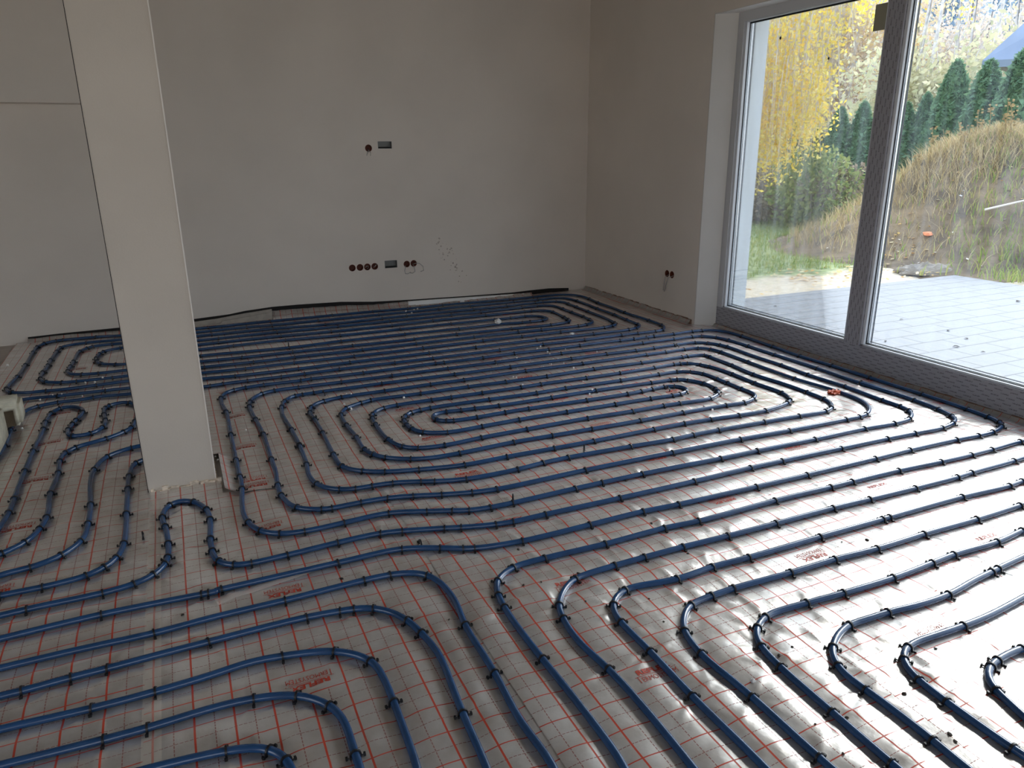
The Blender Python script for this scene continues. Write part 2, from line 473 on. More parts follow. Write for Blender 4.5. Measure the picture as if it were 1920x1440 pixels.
# back wall with real holes for the sunk boxes
holes_round = [(1.476, .407), (1.548, .407), (1.617, .407), (1.687, .407), (1.998, .407), (2.066, .409)]
hole_up = (1.700, 1.461)
rects = [(1.784, 1.904, .381, .452), (1.787, 1.915, 1.456, 1.519)]
wall = MB().box(XL, XO, YB, YB + .30, -0.2, ZC + .2).build('wall_back', M['plaster'])
wall['kind'] = 'structure'
cut = bmesh.new()
def cyl_cut(bm, c, axis, r, d):
    mat = Matrix.Translation(c) @ (Matrix.Rotation(math.pi / 2, 4, 'X') if axis == 'y' else Matrix.Rotation(math.pi / 2, 4, 'Y'))
    bmesh.ops.create_cone(bm, cap_ends=True, segments=24, radius1=r, radius2=r, depth=d, matrix=mat)
for x, z in holes_round + [hole_up]:
    cyl_cut(cut, (x, YB, z), 'y', 0.030, 0.10)
for x0, x1, z0, z1 in rects:
    bmesh.ops.create_cube(cut, size=1, matrix=Matrix.Translation(((x0 + x1) / 2, YB, (z0 + z1) / 2)) @ Matrix.Diagonal((x1 - x0, 0.09, z1 - z0, 1)))
def carve(obj, bm):
    cm = bpy.data.meshes.new('cut'); bm.to_mesh(cm); bm.free()
    co = bpy.data.objects.new('cut', cm); COL.objects.link(co)
    md = obj.modifiers.new('cut', 'BOOLEAN'); md.object = co; md.operation = 'DIFFERENCE'; md.solver = 'EXACT'
    dg = bpy.context.evaluated_depsgraph_get()
    nm = bpy.data.meshes.new_from_object(obj.evaluated_get(dg))
    obj.modifiers.clear(); old = obj.data; obj.data = nm
    bpy.data.objects.remove(co); bpy.data.meshes.remove(cm); bpy.data.meshes.remove(old)
carve(wall, cut)

# right wall: part left of the window, above it, right of it, slanted inner reveal
mb = MB()
mb.prism([(XW, WY1 + .12), (4.08, WY1), (XO, WY1), (XO, YB + .2), (XW, YB + .2)], -0.2, ZC + .2)
rw = mb.build('wall_right', M['plaster']); rw['kind'] = 'structure'
cut = bmesh.new()
for y, z in ((5.386, .380), (5.315, .380)):
    cyl_cut(cut, (XW, y, z), 'x', 0.030, 0.10)
carve(rw, cut)
# outer half wears white render, the inner reveal pale plaster
struct('trim_1', MB().box(XO, XO + .012, WY1 - .0, YB + 1.0, -0.2, 3.2), M['render_white'])
struct('trim_2', MB().prism([(4.17, WY1 - .006), (XO + .012, WY1 - .006), (XO + .012, WY1), (4.17, WY1)], -0.2, WZ1 + .1), M['render_white'])
struct('trim_3', MB().prism([(XW, WY1 + .112), (4.075, WY1 - .006), (4.075, WY1 + .002), (XW, WY1 + .121)], -0.012, WZ1 + .02), M['reveal'])
struct('trim_4', MB().box(XW - .001, 4.08, WY0, WY1 + .12, WZ1, WZ1 + .006), M['reveal'])
mb = MB()
mb.box(XW, XO, WY0 - .1, WY1 + .12, WZ1 + .006, ZC + .2)
struct('wall_right_lintel', mb, M['plaster'])
struct('wall_right_near', MB().box(XW, XO, YR, WY0, -0.2, ZC + .2), M['plaster'])
struct('ceiling', MB().box(XL, XO, YR, YB + .2, ZC, ZC + .2), M['ceiling'])
# wall on the left and behind the camera, each with an unseen opening added for fill light
mb = MB()
mb.box(XL - .3, XL, YR, -1.4, -0.2, ZC + .2).box(XL - .3, XL, 2.0, YB + .2, -0.2, ZC + .2).box(XL - .3, XL, -1.4, 2.0, -0.2, .05).box(XL - .3, XL, -1.4, 2.0, 2.1, ZC + .2)
struct('wall_left', mb, M['plaster'])
mb = MB()
mb.box(XL, -2.6, YR - .3, YR, -0.2, ZC + .2).box(1.8, XO, YR - .3, YR, -0.2, ZC + .2).box(-2.6, 1.8, YR - .3, YR, -0.2, .05).box(-2.6, 1.8, YR - .3, YR, 2.1, ZC + .2)
struct('wall_rear', mb, M['plaster'])
# bulkhead on the back wall, left
struct('trim_5', MB().box(XL, -0.40, YB - .20, YB, 1.795, ZC), M['plaster'])

# square column
cx0, cx1, cy0, cy1 = -0.248, 0.034, 3.385, 3.665
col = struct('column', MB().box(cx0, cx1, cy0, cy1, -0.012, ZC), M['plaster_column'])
tag(col, 'square plastered column standing free on the silver foil')
mb = MB().box(cx1 - .003, cx1 + .002, cy0 - .0025, cy0 + .003, 0.0, ZC)
mb.build('corner_bead', M['bead'], col)
MB().box(cx0 - .0015, cx0 + .001, cy0 - .0015, cy0 + .001, 0.0, ZC).build('corner_bead', M['dark'], col)
# ragged plaster foot
mb = MB()
x = cx0 + .01
while x < cx1 + .01:
    wd = rnd.uniform(.008, .022)
    mb.box(x, x + wd, cy0 - rnd.uniform(.004, .014), cy0, -.01, rnd.uniform(.006, .028))
    x += wd * .8
for i in range(8):
    y = cy0 + i * .035
    mb.box(cx1, cx1 + rnd.uniform(.003, .010), y, y + .03, -.01, rnd.uniform(.01, .04))
mb.build('ragged_foot', M['crumbly'], col)

# ------------------------------------------------------------------ sunk boxes and wires on the walls
def round_box(x, z, label, axis='y', wires=None, disc=False):
    root = empty('junction_box', (x, YB, z) if axis == 'y' else (XW, x, z))
    if axis == 'x': root.rotation_euler = (0, 0, -math.pi / 2)
    tag(root, label, 'junction box', 'round junction boxes sunk in the walls')
    n = 20; v = []; f = []
    for r, d in ((.0315, -.0015), (.0285, -.0015), (.0280, .044)):
        v += [(r * math.cos(2 * math.pi * k / n), d, r * math.sin(2 * math.pi * k / n)) for k in range(n)]
    for a in (0, 1):
        for k in range(n):
            k2 = (k + 1) % n
            f.append((a * n + k, a * n + k2, (a + 1) * n + k2, (a + 1) * n + k))
    f.append(tuple(2 * n + k for k in range(n)))
    link('cup', mesh('cup', v, f), M['box_red'], root)
    for pts in (wires or []):
        MB().tube([(a, b, c) for a, b, c in pts], .0035, 6).build('wire', M['wire'], root, True)
    return root
round_box(1.476, .407, 'leftmost of the row of four round wall boxes, dark, empty, plaster smear below')
round_box(1.548, .407, 'second from left of the row of four round wall boxes, dark and empty')
round_box(1.617, .407, 'third from left of the row of four round wall boxes, coiled pale wire inside', wires=[[(-.012, .02, -.008), (-.006, .0, .008), (.010, -.002, .006), (.012, .0, -.010), (-.004, -.002, -.014)]])
round_box(1.687, .407, 'rightmost of the row of four round wall boxes, wire end inside', wires=[[(-.004, .03, -.012), (.006, .0, .002), (.014, -.004, .016)]])
round_box(1.998, .407, 'left of the two round boxes beside the low metal box, bent wires below', wires=[[(-.01, .02, -.014), (-.018, -.012, -.024), (-.03, -.02, -.06), (-.025, -.022, -.085), (0, -.02, -.09), (.03, -.02, -.075)]])
round_box(2.066, .409, 'right one of the pair of round boxes with wires looping onto the wall', wires=[[(0, .02, -.01), (.014, -.012, .0), (.05, -.018, .0), (.085, -.02, -.03), (.09, -.02, -.07), (.06, -.02, -.08)], [(-.004, .02, -.01), (.0, -.014, -.03), (.004, -.02, -.075), (-.02, -.02, -.09), (-.045, -.02, -.085)]])
round_box(1.700, 1.461, 'single round box high on the back wall with a short wire hanging out', wires=[[(0, .02, -.008), (-.006, -.012, -.022), (-.02, -.016, -.05), (-.024, -.016, -.062)], [(.002, .02, -.01), (.004, -.010, -.025), (.014, -.016, -.040), (.010, -.016, -.062)]])
round_box(5.386, .380, 'left one of two round boxes on the right wall, cable hanging out', 'x', wires=[[(0, .02, -.01), (-.004, -.016, -.03), (-.012, -.02, -.09), (-.018, -.02, -.15)]])
round_box(5.315, .380, 'right one of two round boxes on the right wall beside the window', 'x', wires=[[(0, .02, -.01), (-.03, -.016, -.03), (-.055, -.02, -.10), (-.075, -.02, -.16)]])
def rect_box(x0, x1, z0, z1, label):
    root = empty('wall_box', ((x0 + x1) / 2, YB, (z0 + z1) / 2))
    tag(root, label, 'wall box', 'rectangular metal boxes in the back wall')
    hx, hz = (x1 - x0) / 2 - .002, (z1 - z0) / 2 - .002
    v = []; f = []
    for s, d in ((1.03, -.001), (.97, -.001), (.95, .035)):
        v += [(-hx * s, d, -hz * s), (hx * s, d, -hz * s), (hx * s, d, hz * s), (-hx * s, d, hz * s)]
    for a in (0, 1):
        for k in range(4):
            k2 = (k + 1) % 4
            f.append((a * 4 + k, a * 4 + k2, (a + 1) * 4 + k2, (a + 1) * 4 + k))
    f.append((8, 9, 10, 11))
    link('tray', mesh('tray', v, f), M['galv'], root)
    MB().box(-hx * .9, hx * .9, .012, .016, -hz * .9, -hz * .55).build('rail', M['dark'], root)
rect_box(1.784, 1.904, .381, .452, 'low rectangular metal box between the round wall boxes')
rect_box(1.787, 1.915, 1.456, 1.519, 'high rectangular metal box beside the single round wall box')

# scuffs on the back wall, right of the boxes: thin irregular dirt flakes
mb = MB()
for i in range(46):
    a = rnd.uniform(0, 1)
    x = 2.34 + .20 * a + rnd.gauss(0, .030); z = .60 - .36 * a + rnd.gauss(0, .050)
    s = rnd.uniform(.002, .010)
    ph = rnd.uniform(0, 6); k = 7
    pts = [(x + s * rnd.uniform(.6, 1.3) * math.cos(ph + 6.283 * q / k), z + s * rnd.uniform(.6, 1.3) * math.sin(ph + 6.283 * q / k)) for q in range(k)]
    n = len(mb.v)
    mb.v += [(p, YB - .0012, q) for p, q in pts] + [(p, YB, q) for p, q in pts]
    mb.f.append(tuple(n + q for q in range(k)))
    for q in range(k): mb.f.append((n + q, n + k + q, n + k + (q + 1) % k, n + (q + 1) % k))
o = mb.build('dirt_stain', M['stain']); tag(o, 'brown dirt scuffs on the back wall above the floor, right of the wall boxes', 'stain', kind='stuff')

# ------------------------------------------------------------------ sliding window
def uv_box(o, scale_axis):
    """planar UVs in metres: u along the bar, v across it"""
    me = o.data
    uv = me.uv_layers.new(name='uv')
    for poly in me.polygons:
        for li in poly.loop_indices:
            co = me.vertices[me.loops[li].vertex_index].co
            if scale_axis == 'y': uv.data[li].uv = (-co.y + (co.x * 0.0), co.z + (co.x - 4.0))
            else: uv.data[li].uv = (co.z, co.y * 1.0 + (co.x - 4.0))
    return o
win = empty('window_1', (0, 0, 0)); win['kind'] = 'structure'
win['label'] = 'large sliding patio window with two panes in a grey film-wrapped frame'
FX0, FX1 = 4.078, 4.165
GZ0, GZ1 = 0.175, 2.335
L0, L1 = 3.515, 4.785                 # first pane (y range)
R0, R1 = 1.25, 3.395                  # second pane
uv_box(MB().box(FX0, FX1, WY0, WY1, -0.01, GZ0).build('bottom_frame', M['film_frame'], win), 'y')
MB().box(FX0, FX1, WY0, WY1, GZ1, WZ1).build('top_frame', M['pvc'], win)
MB().box(FX0, FX1, L1, WY1, GZ0, GZ1).build('side_frame', M['pvc'], win)
MB().box(FX0, FX1, WY0, WY0 + .10, GZ0, GZ1).build('side_frame', M['pvc'], win)
uv_box(MB().box(FX0 - .004, FX1, R1, L0, GZ0, GZ1).build('mullion', M['film_frame'], win), 'z')
def pane(y0, y1, deep):
    g = MB().box(deep + .012, deep + .016, y0, y1, GZ0, GZ1).build('pane', M['glass'], win)
    t = .022
    mb = MB()
    mb.box(FX0 + .012, deep + .010, y0 + .0, y0 + t, GZ0, GZ1).box(FX0 + .012, deep + .010, y1 - t, y1, GZ0, GZ1)
    mb.box(FX0 + .012, deep + .010, y0, y1, GZ0, GZ0 + t * .6).box(FX0 + .012, deep + .010, y0, y1, GZ1 - t * .4, GZ1)
    mb.build('glazing_bead', M['pvc_white'], win, bevel=.003)
    mb = MB(); a, b_ = t, t + .004
    mb.box(deep + .004, deep + .011, y0 + a, y0 + b_, GZ0, GZ1).box(deep + .004, deep + .011, y1 - b_, y1 - a, GZ0, GZ1)
    mb.box(deep + .004, deep + .011, y0, y1, GZ0 + t * .6, GZ0 + t * .6 + .004).box(deep + .004, deep + .011, y0, y1, GZ1 - t * .4 - .010, GZ1 - t * .4)
    mb.build('gasket', M['gasket'], win)
    mb = MB(); a, b_ = t + .003, t + .011
    mb.box(deep + .017, deep + .030, y0 + a, y0 + b_, GZ0, GZ1).box(deep + .017, deep + .030, y1 - b_, y1 - a, GZ0, GZ1)
    mb.box(deep + .017, deep + .030, y0, y1, GZ0 + .014, GZ0 + .022).box(deep + .017, deep + .030, y0, y1, GZ1 - .012, GZ1 - .006)
    mb.build('spacer', M['spacer'], win)
    mb = MB(); a, b_ = t + .011, t + .016
    mb.box(deep + .034, deep + .044, y0 + a, y0 + b_, GZ0, GZ1).box(deep + .034, deep + .044, y1 - b_, y1 - a, GZ0, GZ1)
    mb.box(deep + .034, deep + .044, y0, y1, GZ0 + .024, GZ0 + .029)
    mb.build('outer_gasket', M['gasket'], win)
pane(L0, L1, 4.112)
pane(R0, R1, 4.106)
MB().box(FX0 - .004, FX1, 1.13, R0, GZ0, GZ1).build('mullion', M['pvc'], win)  # added mullion and third pane, out of view, for extra window light
pane(WY0 + .10, 1.13, 4.112)

# little things on the glass
def on_glass(name, y, z, s, label, cat, mat, deep=4.122):
    mb = MB()
    k = 8
    n = 0
    mb.v += [(deep - .001, y + s * .5 * math.cos(6.283 * q / k) * (1 if q % 2 else .8), z + s * .5 * math.sin(6.283 * q / k)) for q in range(k)]
    mb.v += [(deep - s * .35, y + s * .25 * math.cos(6.283 * q / k), z + s * .25 * math.sin(6.283 * q / k)) for q in range(k)]
    mb.f.append(tuple(range(k))); mb.f.append(tuple(range(k, 2 * k))[::-1])
    for q in range(k): mb.f.append((q, (q + 1) % k, k + (q + 1) % k, k + q))
    o = mb.build(name, mat); tag(o, label, cat)
    return o
on_glass('bug', 4.440, 2.180, .022, 'small black bug speck on the left pane, nearer the side frame', 'bug', M['clip'])
on_glass('bug', 3.977, 2.000, .018, 'small black bug speck on the left pane, lower and nearer the mullion', 'bug', M['clip'])
o = MB().box(4.117, 4.122, 3.56, 3.645, 2.12, 2.27).build('pane_sticker', flat('sticker_paper', (0.30, 0.28, 0.20), 0.7)); tag(o, 'small olive grey sticker at the top corner of the left pane by the mullion', 'sticker')

# ================================================================== pipes
PIPES = [
    ('A', "-1166,4716 -1087,4988 -968,5128* -778,5116* -517,5107* -374,5100 62,5106 261,5078* 669,5068* 1029,5072* 1611,5064* 1988,5062* 2494,5055* 2996,5035* 3326,5030* 3417,5056* 3494,5096 3513,5167* 3522,5355* 3542,5586* 3538,5876* 3551,6086 3552,6284* 3510,6458 3418,6511 3225,6513* 2964,6520* 2509,6521* 2187,6525* 1619,6532* 1076,6536* 681,6535* 470,6548* 184,6544* -481,6546 -733,6562* -879,6514 -907,6469* -913,6352* -925,6097* -924,5943* -934,5759* -931,5598* -913,5528 -885,5488* -788,5427* -697,5410* -493,5399* -397,5401 81,5401* 407,5382* 697,5387* 1189,5374* 1611,5373* 2089,5363* 2476,5362* 2684,5345* 3022,5334* 3109,5348* 3214,5402 3241,5510* 3249,5632* 3247,5843* 3244,6010* 3240,6126 3217,6196 3084,6239* 2916,6232* 2497,6225* 2205,6222* 1637,6231* 1182,6221* 683,6252* 226,6238* -473,6252* -593,6194* -613,6134* -628,6004* -618,5907* -582,5819* -488,5752* -422,5728 76,5734* 698,5685* 1101,5708* 1619,5706* 2080,5687* 2475,5695 2657,5668* 2734,5661* 2848,5662* 2937,5707 2925,5781 2871,5852 2781,5879* 2641,5873* 2482,5875* 2085,5892* 1635,5898* 1134,5905* 710,5938* 319,5937* -50,5930 -200,5920 -300,5970 -290,6060 -200,6090 -50,6090 221,6101* 695,6097* 1096,6073* 1610,6065* 1985,6079* 2482,6073* 2865,6062* 2935,6060* 3029,6034 3091,5975 3097,5918* 3083,5689* 3073,5594* 3059,5523 3011,5499* 2833,5474* 2477,5497* 1998,5518* 1638,5516* 1151,5530* 706,5546* 347,5551* 76,5568 -408,5558 -583,5559* -682,5578* -740,5606 -773,5652 -782,5721* -776,5845* -768,5981* -756,6274* -718,6365* -676,6404* -542,6414* -469,6405 189,6401* 670,6392* 1102,6354* 1604,6371* 1839,6375* 2476,6366* 2821,6366* 3131,6383* 3213,6378* 3347,6341* 3402,6282 3402,6192* 3403,6029* 3397,5808* 3394,5544 3381,5401 3366,5300* 3348,5238 3282,5213* 3186,5189* 2789,5206* 2442,5211* 2107,5225* 1616,5221* 1093,5221* 666,5231* 339,5229* 62,5254 -388,5270 -576,5260* -790,5254 -859,5271* -960,5277 -1050,5328* -1077,5364 -1100,5435* -1094,5542 -1077,5714* -1072,6027* -1075,6403* -1071,6579* -1039,6686* -963,6743* -905,6746* -678,6742* -503,6705 172,6689* 686,6706* 1230,6706* 1605,6701* 1936,6680* 2289,6682* 2974,6656* 3238,6652* 3516,6650 3653,6580 3704,6474 3709,6315* 3683,6110* 3684,5805 3672,5613* 3683,5250* 3676,5051* 3650,4973 3576,4899* 3493,4886* 3330,4893* 3174,4897* 2836,4895* 2480,4914* 2114,4907* 1594,4912* 1312,4918* 926,4930* 690,4926* 535,4923* 323,4931* 170,4929* 89,4921* -368,4965 -570,4991* -617,4970 -761,4975* -859,4948* -907,4915 -919,4873 -941,4719 -942,4554* -933,4412 -932,4298* -933,4190 -1002,3845"),
    ('B', "-736,2432 -654,2434 -375,2441* -81,2426* -5,2421* -43,2430* -4,2429* 390,2429* 630,2425* 762,2370* 840,2328* 887,2309* 1070,2283* 1365,2284* 1621,2288* 1798,2277* 2205,2269* 2504,2266* 2936,2266* 3180,2268* 3507,2261* 3660,2249* 3779,2250* 3899,2281* 3956,2330* 3978,2411* 3993,2545* 4000,2837* 3997,3211* 3999,3524* 3987,3804* 4002,4092* 4017,4444* 4002,4619 3934,4717 3851,4741* 3758,4751* 3570,4742* 3388,4750* 3199,4749* 3069,4755* 2717,4759* 2452,4762* 2173,4772* 1920,4763* 1633,4771* 1557,4777* 1053,4773* 714,4790* 636,4783* 410,4791* 300,4783* 223,4763* 162,4713 138,4629* 135,4516 148,4347* 142,3959* 137,3592* 136,3376* 133,3235* 122,3131 115,2998 125,2897* 161,2799* 227,2741* 324,2719* 480,2723* 662,2728* 812,2674* 909,2635* 976,2606* 1067,2593* 1171,2591* 1472,2598* 1613,2599* 1831,2599* 2267,2586* 2498,2585* 2866,2575* 3216,2575* 3424,2560* 3560,2572* 3629,2610 3682,2667* 3698,2745* 3695,2865* 3707,3148* 3692,3437* 3700,3686* 3689,3950 3697,4232* 3682,4305* 3635,4392* 3553,4448* 3366,4453* 3176,4449* 3015,4448* 2771,4464* 2477,4463* 2003,4466* 1595,4468* 1104,4485* 676,4482* 603,4475* 550,4477* 482,4399* 451,4297* 437,4166 446,3899* 450,3645* 445,3885 450,3633* 441,3388* 429,3259 442,3144* 477,3079 523,3040* 594,3013* 666,3012* 761,3002* 878,2962* 939,2936* 1077,2899* 1330,2895* 1471,2910* 1615,2915* 1959,2901* 2206,2887* 2345,2893* 2510,2892* 2811,2881* 3051,2871* 3243,2863* 3321,2889* 3387,2960 3408,3031* 3411,3170* 3405,3352 3376,3599* 3392,3826* 3394,4065* 3397,4127* 3261,4154* 3208,4155* 2867,4155* 2493,4171* 2132,4161* 1836,4167* 1579,4180* 1266,4180* 961,4190* 889,4165* 789,4110* 752,4056 737,4011* 731,3832* 740,3633* 736,3452* 762,3364* 808,3298* 912,3230* 998,3201 1155,3194* 1453,3208* 1673,3203* 1912,3197* 2214,3192* 2504,3196* 2803,3190* 2932,3180* 3028,3209* 3082,3244 3103,3305 3096,3394* 3099,3522* 3097,3622* 3093,3752* 3043,3831* 2957,3870* 2813,3872* 2515,3869* 2122,3882* 1913,3875* 1602,3890* 1240,3898* 1170,3888* 1108,3873* 1063,3831* 1036,3769* 1030,3690* 1039,3614* 1080,3540* 1196,3486* 1395,3489* 1620,3497* 1919,3493* 2235,3486* 2479,3482* 2631,3472* 2691,3473* 2751,3492* 2783,3518 2795,3562 2758,3621* 2689,3637* 2594,3629* 2509,3621* 2402,3616* 2120,3621* 1750,3638* 1597,3640* 1424,3634* 1287,3641* 1249,3652* 1201,3692* 1193,3748 1212,3784 1253,3797 1301,3798* 1384,3784* 1467,3776* 1614,3759* 1955,3756* 2267,3759* 2662,3742* 2803,3736* 2858,3727* 2911,3681* 2959,3583* 2955,3465* 2936,3412* 2893,3368* 2800,3325* 2587,3334* 2472,3341* 2258,3338* 1972,3351* 1596,3346* 1329,3339* 1124,3324* 990,3346* 922,3398* 880,3531* 878,3771* 885,3879* 904,3941* 940,3991 993,4016* 1075,4030* 1285,4032* 1413,4028* 1613,4023* 1874,4019* 2019,4025* 2343,4014* 2602,4010* 2877,4015* 3039,4023* 3098,4020* 3153,4006* 3206,3932* 3236,3868* 3257,3661* 3252,3447* 3267,3228* 3239,3135 3208,3094* 3154,3064* 2946,3019* 2758,3024* 2576,3041* 2403,3050* 2203,3050* 1834,3045* 1604,3048* 1346,3053* 1126,3052* 913,3094* 761,3138* 667,3191* 620,3234 588,3292* 583,3455* 590,3773* 588,4003* 584,4126* 605,4217* 649,4273 699,4297* 812,4324* 1080,4326* 1379,4329* 1610,4325* 2054,4331* 2492,4321* 3014,4317* 3186,4313* 3355,4318* 3472,4305* 3538,4231* 3553,4131* 3550,3847* 3549,3409* 3589,3098* 3576,2909 3513,2796 3410,2726* 3337,2716* 3237,2717* 2839,2723* 2522,2740* 2103,2746* 1614,2751* 1165,2742* 1048,2760* 919,2796* 804,2836* 699,2864* 582,2874* 462,2873* 417,2881* 323,2943* 294,3023 281,3094* 283,3211* 295,3372 295,3528* 300,3888* 288,4147* 279,4391* 291,4480* 327,4561 375,4610* 456,4642* 606,4640* 872,4632* 1210,4625* 1603,4624* 1957,4616* 2480,4621* 2828,4606 3185,4610* 3470,4605* 3648,4607* 3730,4591* 3809,4503* 3838,4390* 3850,4185* 3851,3907* 3860,3520* 3850,3160* 3864,2907 3866,3174* 3863,2783* 3846,2616* 3811,2504* 3772,2452 3708,2423* 3594,2403* 3400,2413* 3204,2422* 2890,2428* 2518,2436* 2322,2439* 1994,2433* 1604,2434* 1249,2438* 1104,2438* 1025,2447* 894,2484* 829,2507* 674,2556* 588,2576* 420,2575* 234,2564* 106,2562* 45,2573* -9,2627* -22,2719* -23,2819* -14,2988* -22,3089* -65,3189* -127,3233 -169,3200* -195,3093* -181,2999* -172,2849* -173,2742* -181,2690* -220,2628* -286,2591* -384,2577* -597,2579* -676,2574 -763,2574"),
    ('ml', "-825,2905 -790,3287 -779,3415* -781,3560* -786,3885* -786,4157* -781,4491* -786,4617* -777,4767* -743,4842* -706,4865 -657,4837 -615,4774 -608,4710* -632,4575* -644,4510* -658,4426* -654,4359 -633,4299* -587,4289 -537,4296* -485,4381* -481,4502* -495,4614* -497,4734* -478,4773* -446,4797 -399,4802 -362,4779* -326,4686 -317,4528 -330,4406* -340,4304* -382,4246* -459,4179* -593,4115* -638,4055* -648,3946* -637,3787* -643,3553* -628,3301* -640,3198* -676,3095* -743,3035* -840,2982"),
    ('ka', "-804,2792 -723,2866 -630,2874* -538,2925* -479,3014* -467,3165* -472,3351* -479,3436 -491,3621 -487,3759* -441,3909* -337,3982* -293,3992 -231,3986 -196,3898 -225,3814 -277,3788 -313,3757* -332,3605* -332,3456* -329,3193* -327,2926* -346,2818* -384,2760* -443,2723* -574,2708* -694,2711* -787,2701"),
    ('r31', "-706,2272 -628,2272 -422,2269 -220,2260* -44,2269 182,2268* 446,2274* 541,2271* 613,2252 665,2213* 690,2141 698,2027 680,1883* 677,1640* 665,1442 674,1268 651,1140"),
    ('r40', "-680,2134 -606,2134 -552,2132* -435,2137* -339,2136* -234,2139 -63,2142* 227,2141* 332,2129* 383,2121* 439,2099* 489,2051 523,1984* 542,1904* 558,1797 537,1529* 525,1332 508,1190"),
    ('r41', "-653,1988 -583,1987 -372,1971* -213,1969* -61,1976 36,1988 135,1975* 275,1935* 337,1887 372,1841* 381,1763 381,1645* 377,1525 371,1404 349,1264"),
    ('r42', "-627,1850 -560,1846 -335,1831* -230,1828* -69,1833 33,1824* 143,1790* 187,1753 223,1706* 243,1639 243,1512* 245,1462 229,1320"),
    ('r43', "-340,1682 -222,1679 -54,1659* -1,1647 52,1618* 88,1562* 91,1384"),
    ('r32', "803,1085 830,1195 835,1400 829,1634* 827,1807 831,1915* 841,1994* 868,2071* 909,2108 963,2131* 1092,2135* 1344,2128* 1618,2134* 1782,2123* 2183,2131* 2496,2126* 2633,2126* 2919,2121* 3185,2105* 3389,2098* 3546,2099* 3773,2106* 4081,2088"),
    ('r33', "969,946 980,1121 987,1374 982,1514* 965,1669 977,1781* 996,1854* 1046,1915 1086,1950 1129,1971* 1295,1982* 1425,1984* 1598,1984* 1805,1978* 2045,1976* 2350,1975* 2557,1968* 2824,1960* 3092,1957* 3202,1962* 3506,1965* 3921,1995"),
    ('r34', "1135,885 1138,1065 1132,1323* 1136,1527* 1134,1686* 1138,1731 1160,1785* 1198,1818 1249,1840* 1446,1815* 1606,1826* 1771,1820* 2119,1821* 2449,1819* 2502,1819* 2927,1816* 3213,1799* 3316,1807* 3604,1810"),
    ('r35', "1292,835 1281,1018* 1278,1251* 1266,1454* 1276,1524 1288,1569* 1340,1636 1391,1672* 1438,1680 1490,1683* 1589,1686* 1832,1678* 2042,1677* 2244,1665* 2499,1666* 2795,1658* 3070,1661* 3371,1673"),
    ('r36', "1427,764 1427,931* 1431,1117* 1437,1309* 1450,1407* 1472,1453 1505,1486* 1573,1519* 1745,1517* 1902,1507* 2129,1501* 2337,1510* 2463,1516* 2692,1507* 2866,1523* 3140,1538"),
    ('r37', "1580,725 1578,847 1584,939* 1583,1137* 1578,1186 1589,1246* 1610,1285 1645,1316* 1704,1352 1779,1374* 1860,1370 1943,1368* 2065,1354 2210,1352* 2379,1374 2475,1381* 2515,1386* 2680,1399 2937,1420"),
    ('r38', "1751,728 1740,837* 1741,1012* 1748,1104* 1760,1152 1786,1188* 1846,1223* 1896,1226 1980,1222 2095,1218* 2213,1219 2422,1237 2666,1262"),
    ('r39', "1855,788 1873,891 1891,940 1901,991* 1946,1041 1987,1060* 2027,1068* 2082,1072 2149,1071* 2297,1046"),
]
PR = 0.0107
PZ = PR + 0.0015
LBL = {
 'A': ('long blue pipe spiral on the far half of the floor, along the back wall', 'far spiral'),
 'B': ('long blue pipe spiral in the middle of the floor, running out along the window', 'middle spiral'),
 'ml': ('blue pipe bending in two tight loops between the concrete blocks and the column', 'looped pipe left of column'),
 'ka': ('blue pipe bending back on itself behind the column foot, entering from the left edge', 'pipe turning back behind column'),
 'r31': ('outermost of the nested blue pipe arcs at bottom left', 'outermost bottom left arc'),
 'r40': ('second from outside of the nested blue pipe arcs at bottom left', 'second bottom left arc'),
 'r41': ('middle one of the five nested blue pipe arcs at bottom left', 'middle bottom left arc'),
 'r42': ('second from inside of the five nested blue pipe arcs at bottom left', 'fourth bottom left arc'),
 'r43': ('innermost and smallest of the nested blue pipe arcs at the bottom edge, left', 'innermost bottom left arc'),
 'r32': ('leftmost of the blue pipes bending from the right to the bottom edge', 'leftmost bent pipe'),
 'r33': ('second from left of the blue pipes bending from the right to the bottom edge', 'second bent pipe'),
 'r34': ('third from left of the blue pipes bending from the right to the bottom edge', 'third bent pipe'),
 'r35': ('fourth from left of the blue pipes bending from the right to the bottom edge', 'fourth bent pipe'),
 'r36': ('fifth from left of the blue pipes bending from the right to the bottom edge', 'fifth bent pipe'),
 'r37': ('sixth from left of the blue pipes that bend down through the white glare', 'sixth bent pipe'),
 'r38': ('last but one of the bent blue pipes towards the bottom right corner', 'last but one bent pipe'),
 'r39': ('short blue pipe bend cut by the right edge, nearest the bottom right corner', 'pipe bend at right edge'),
}
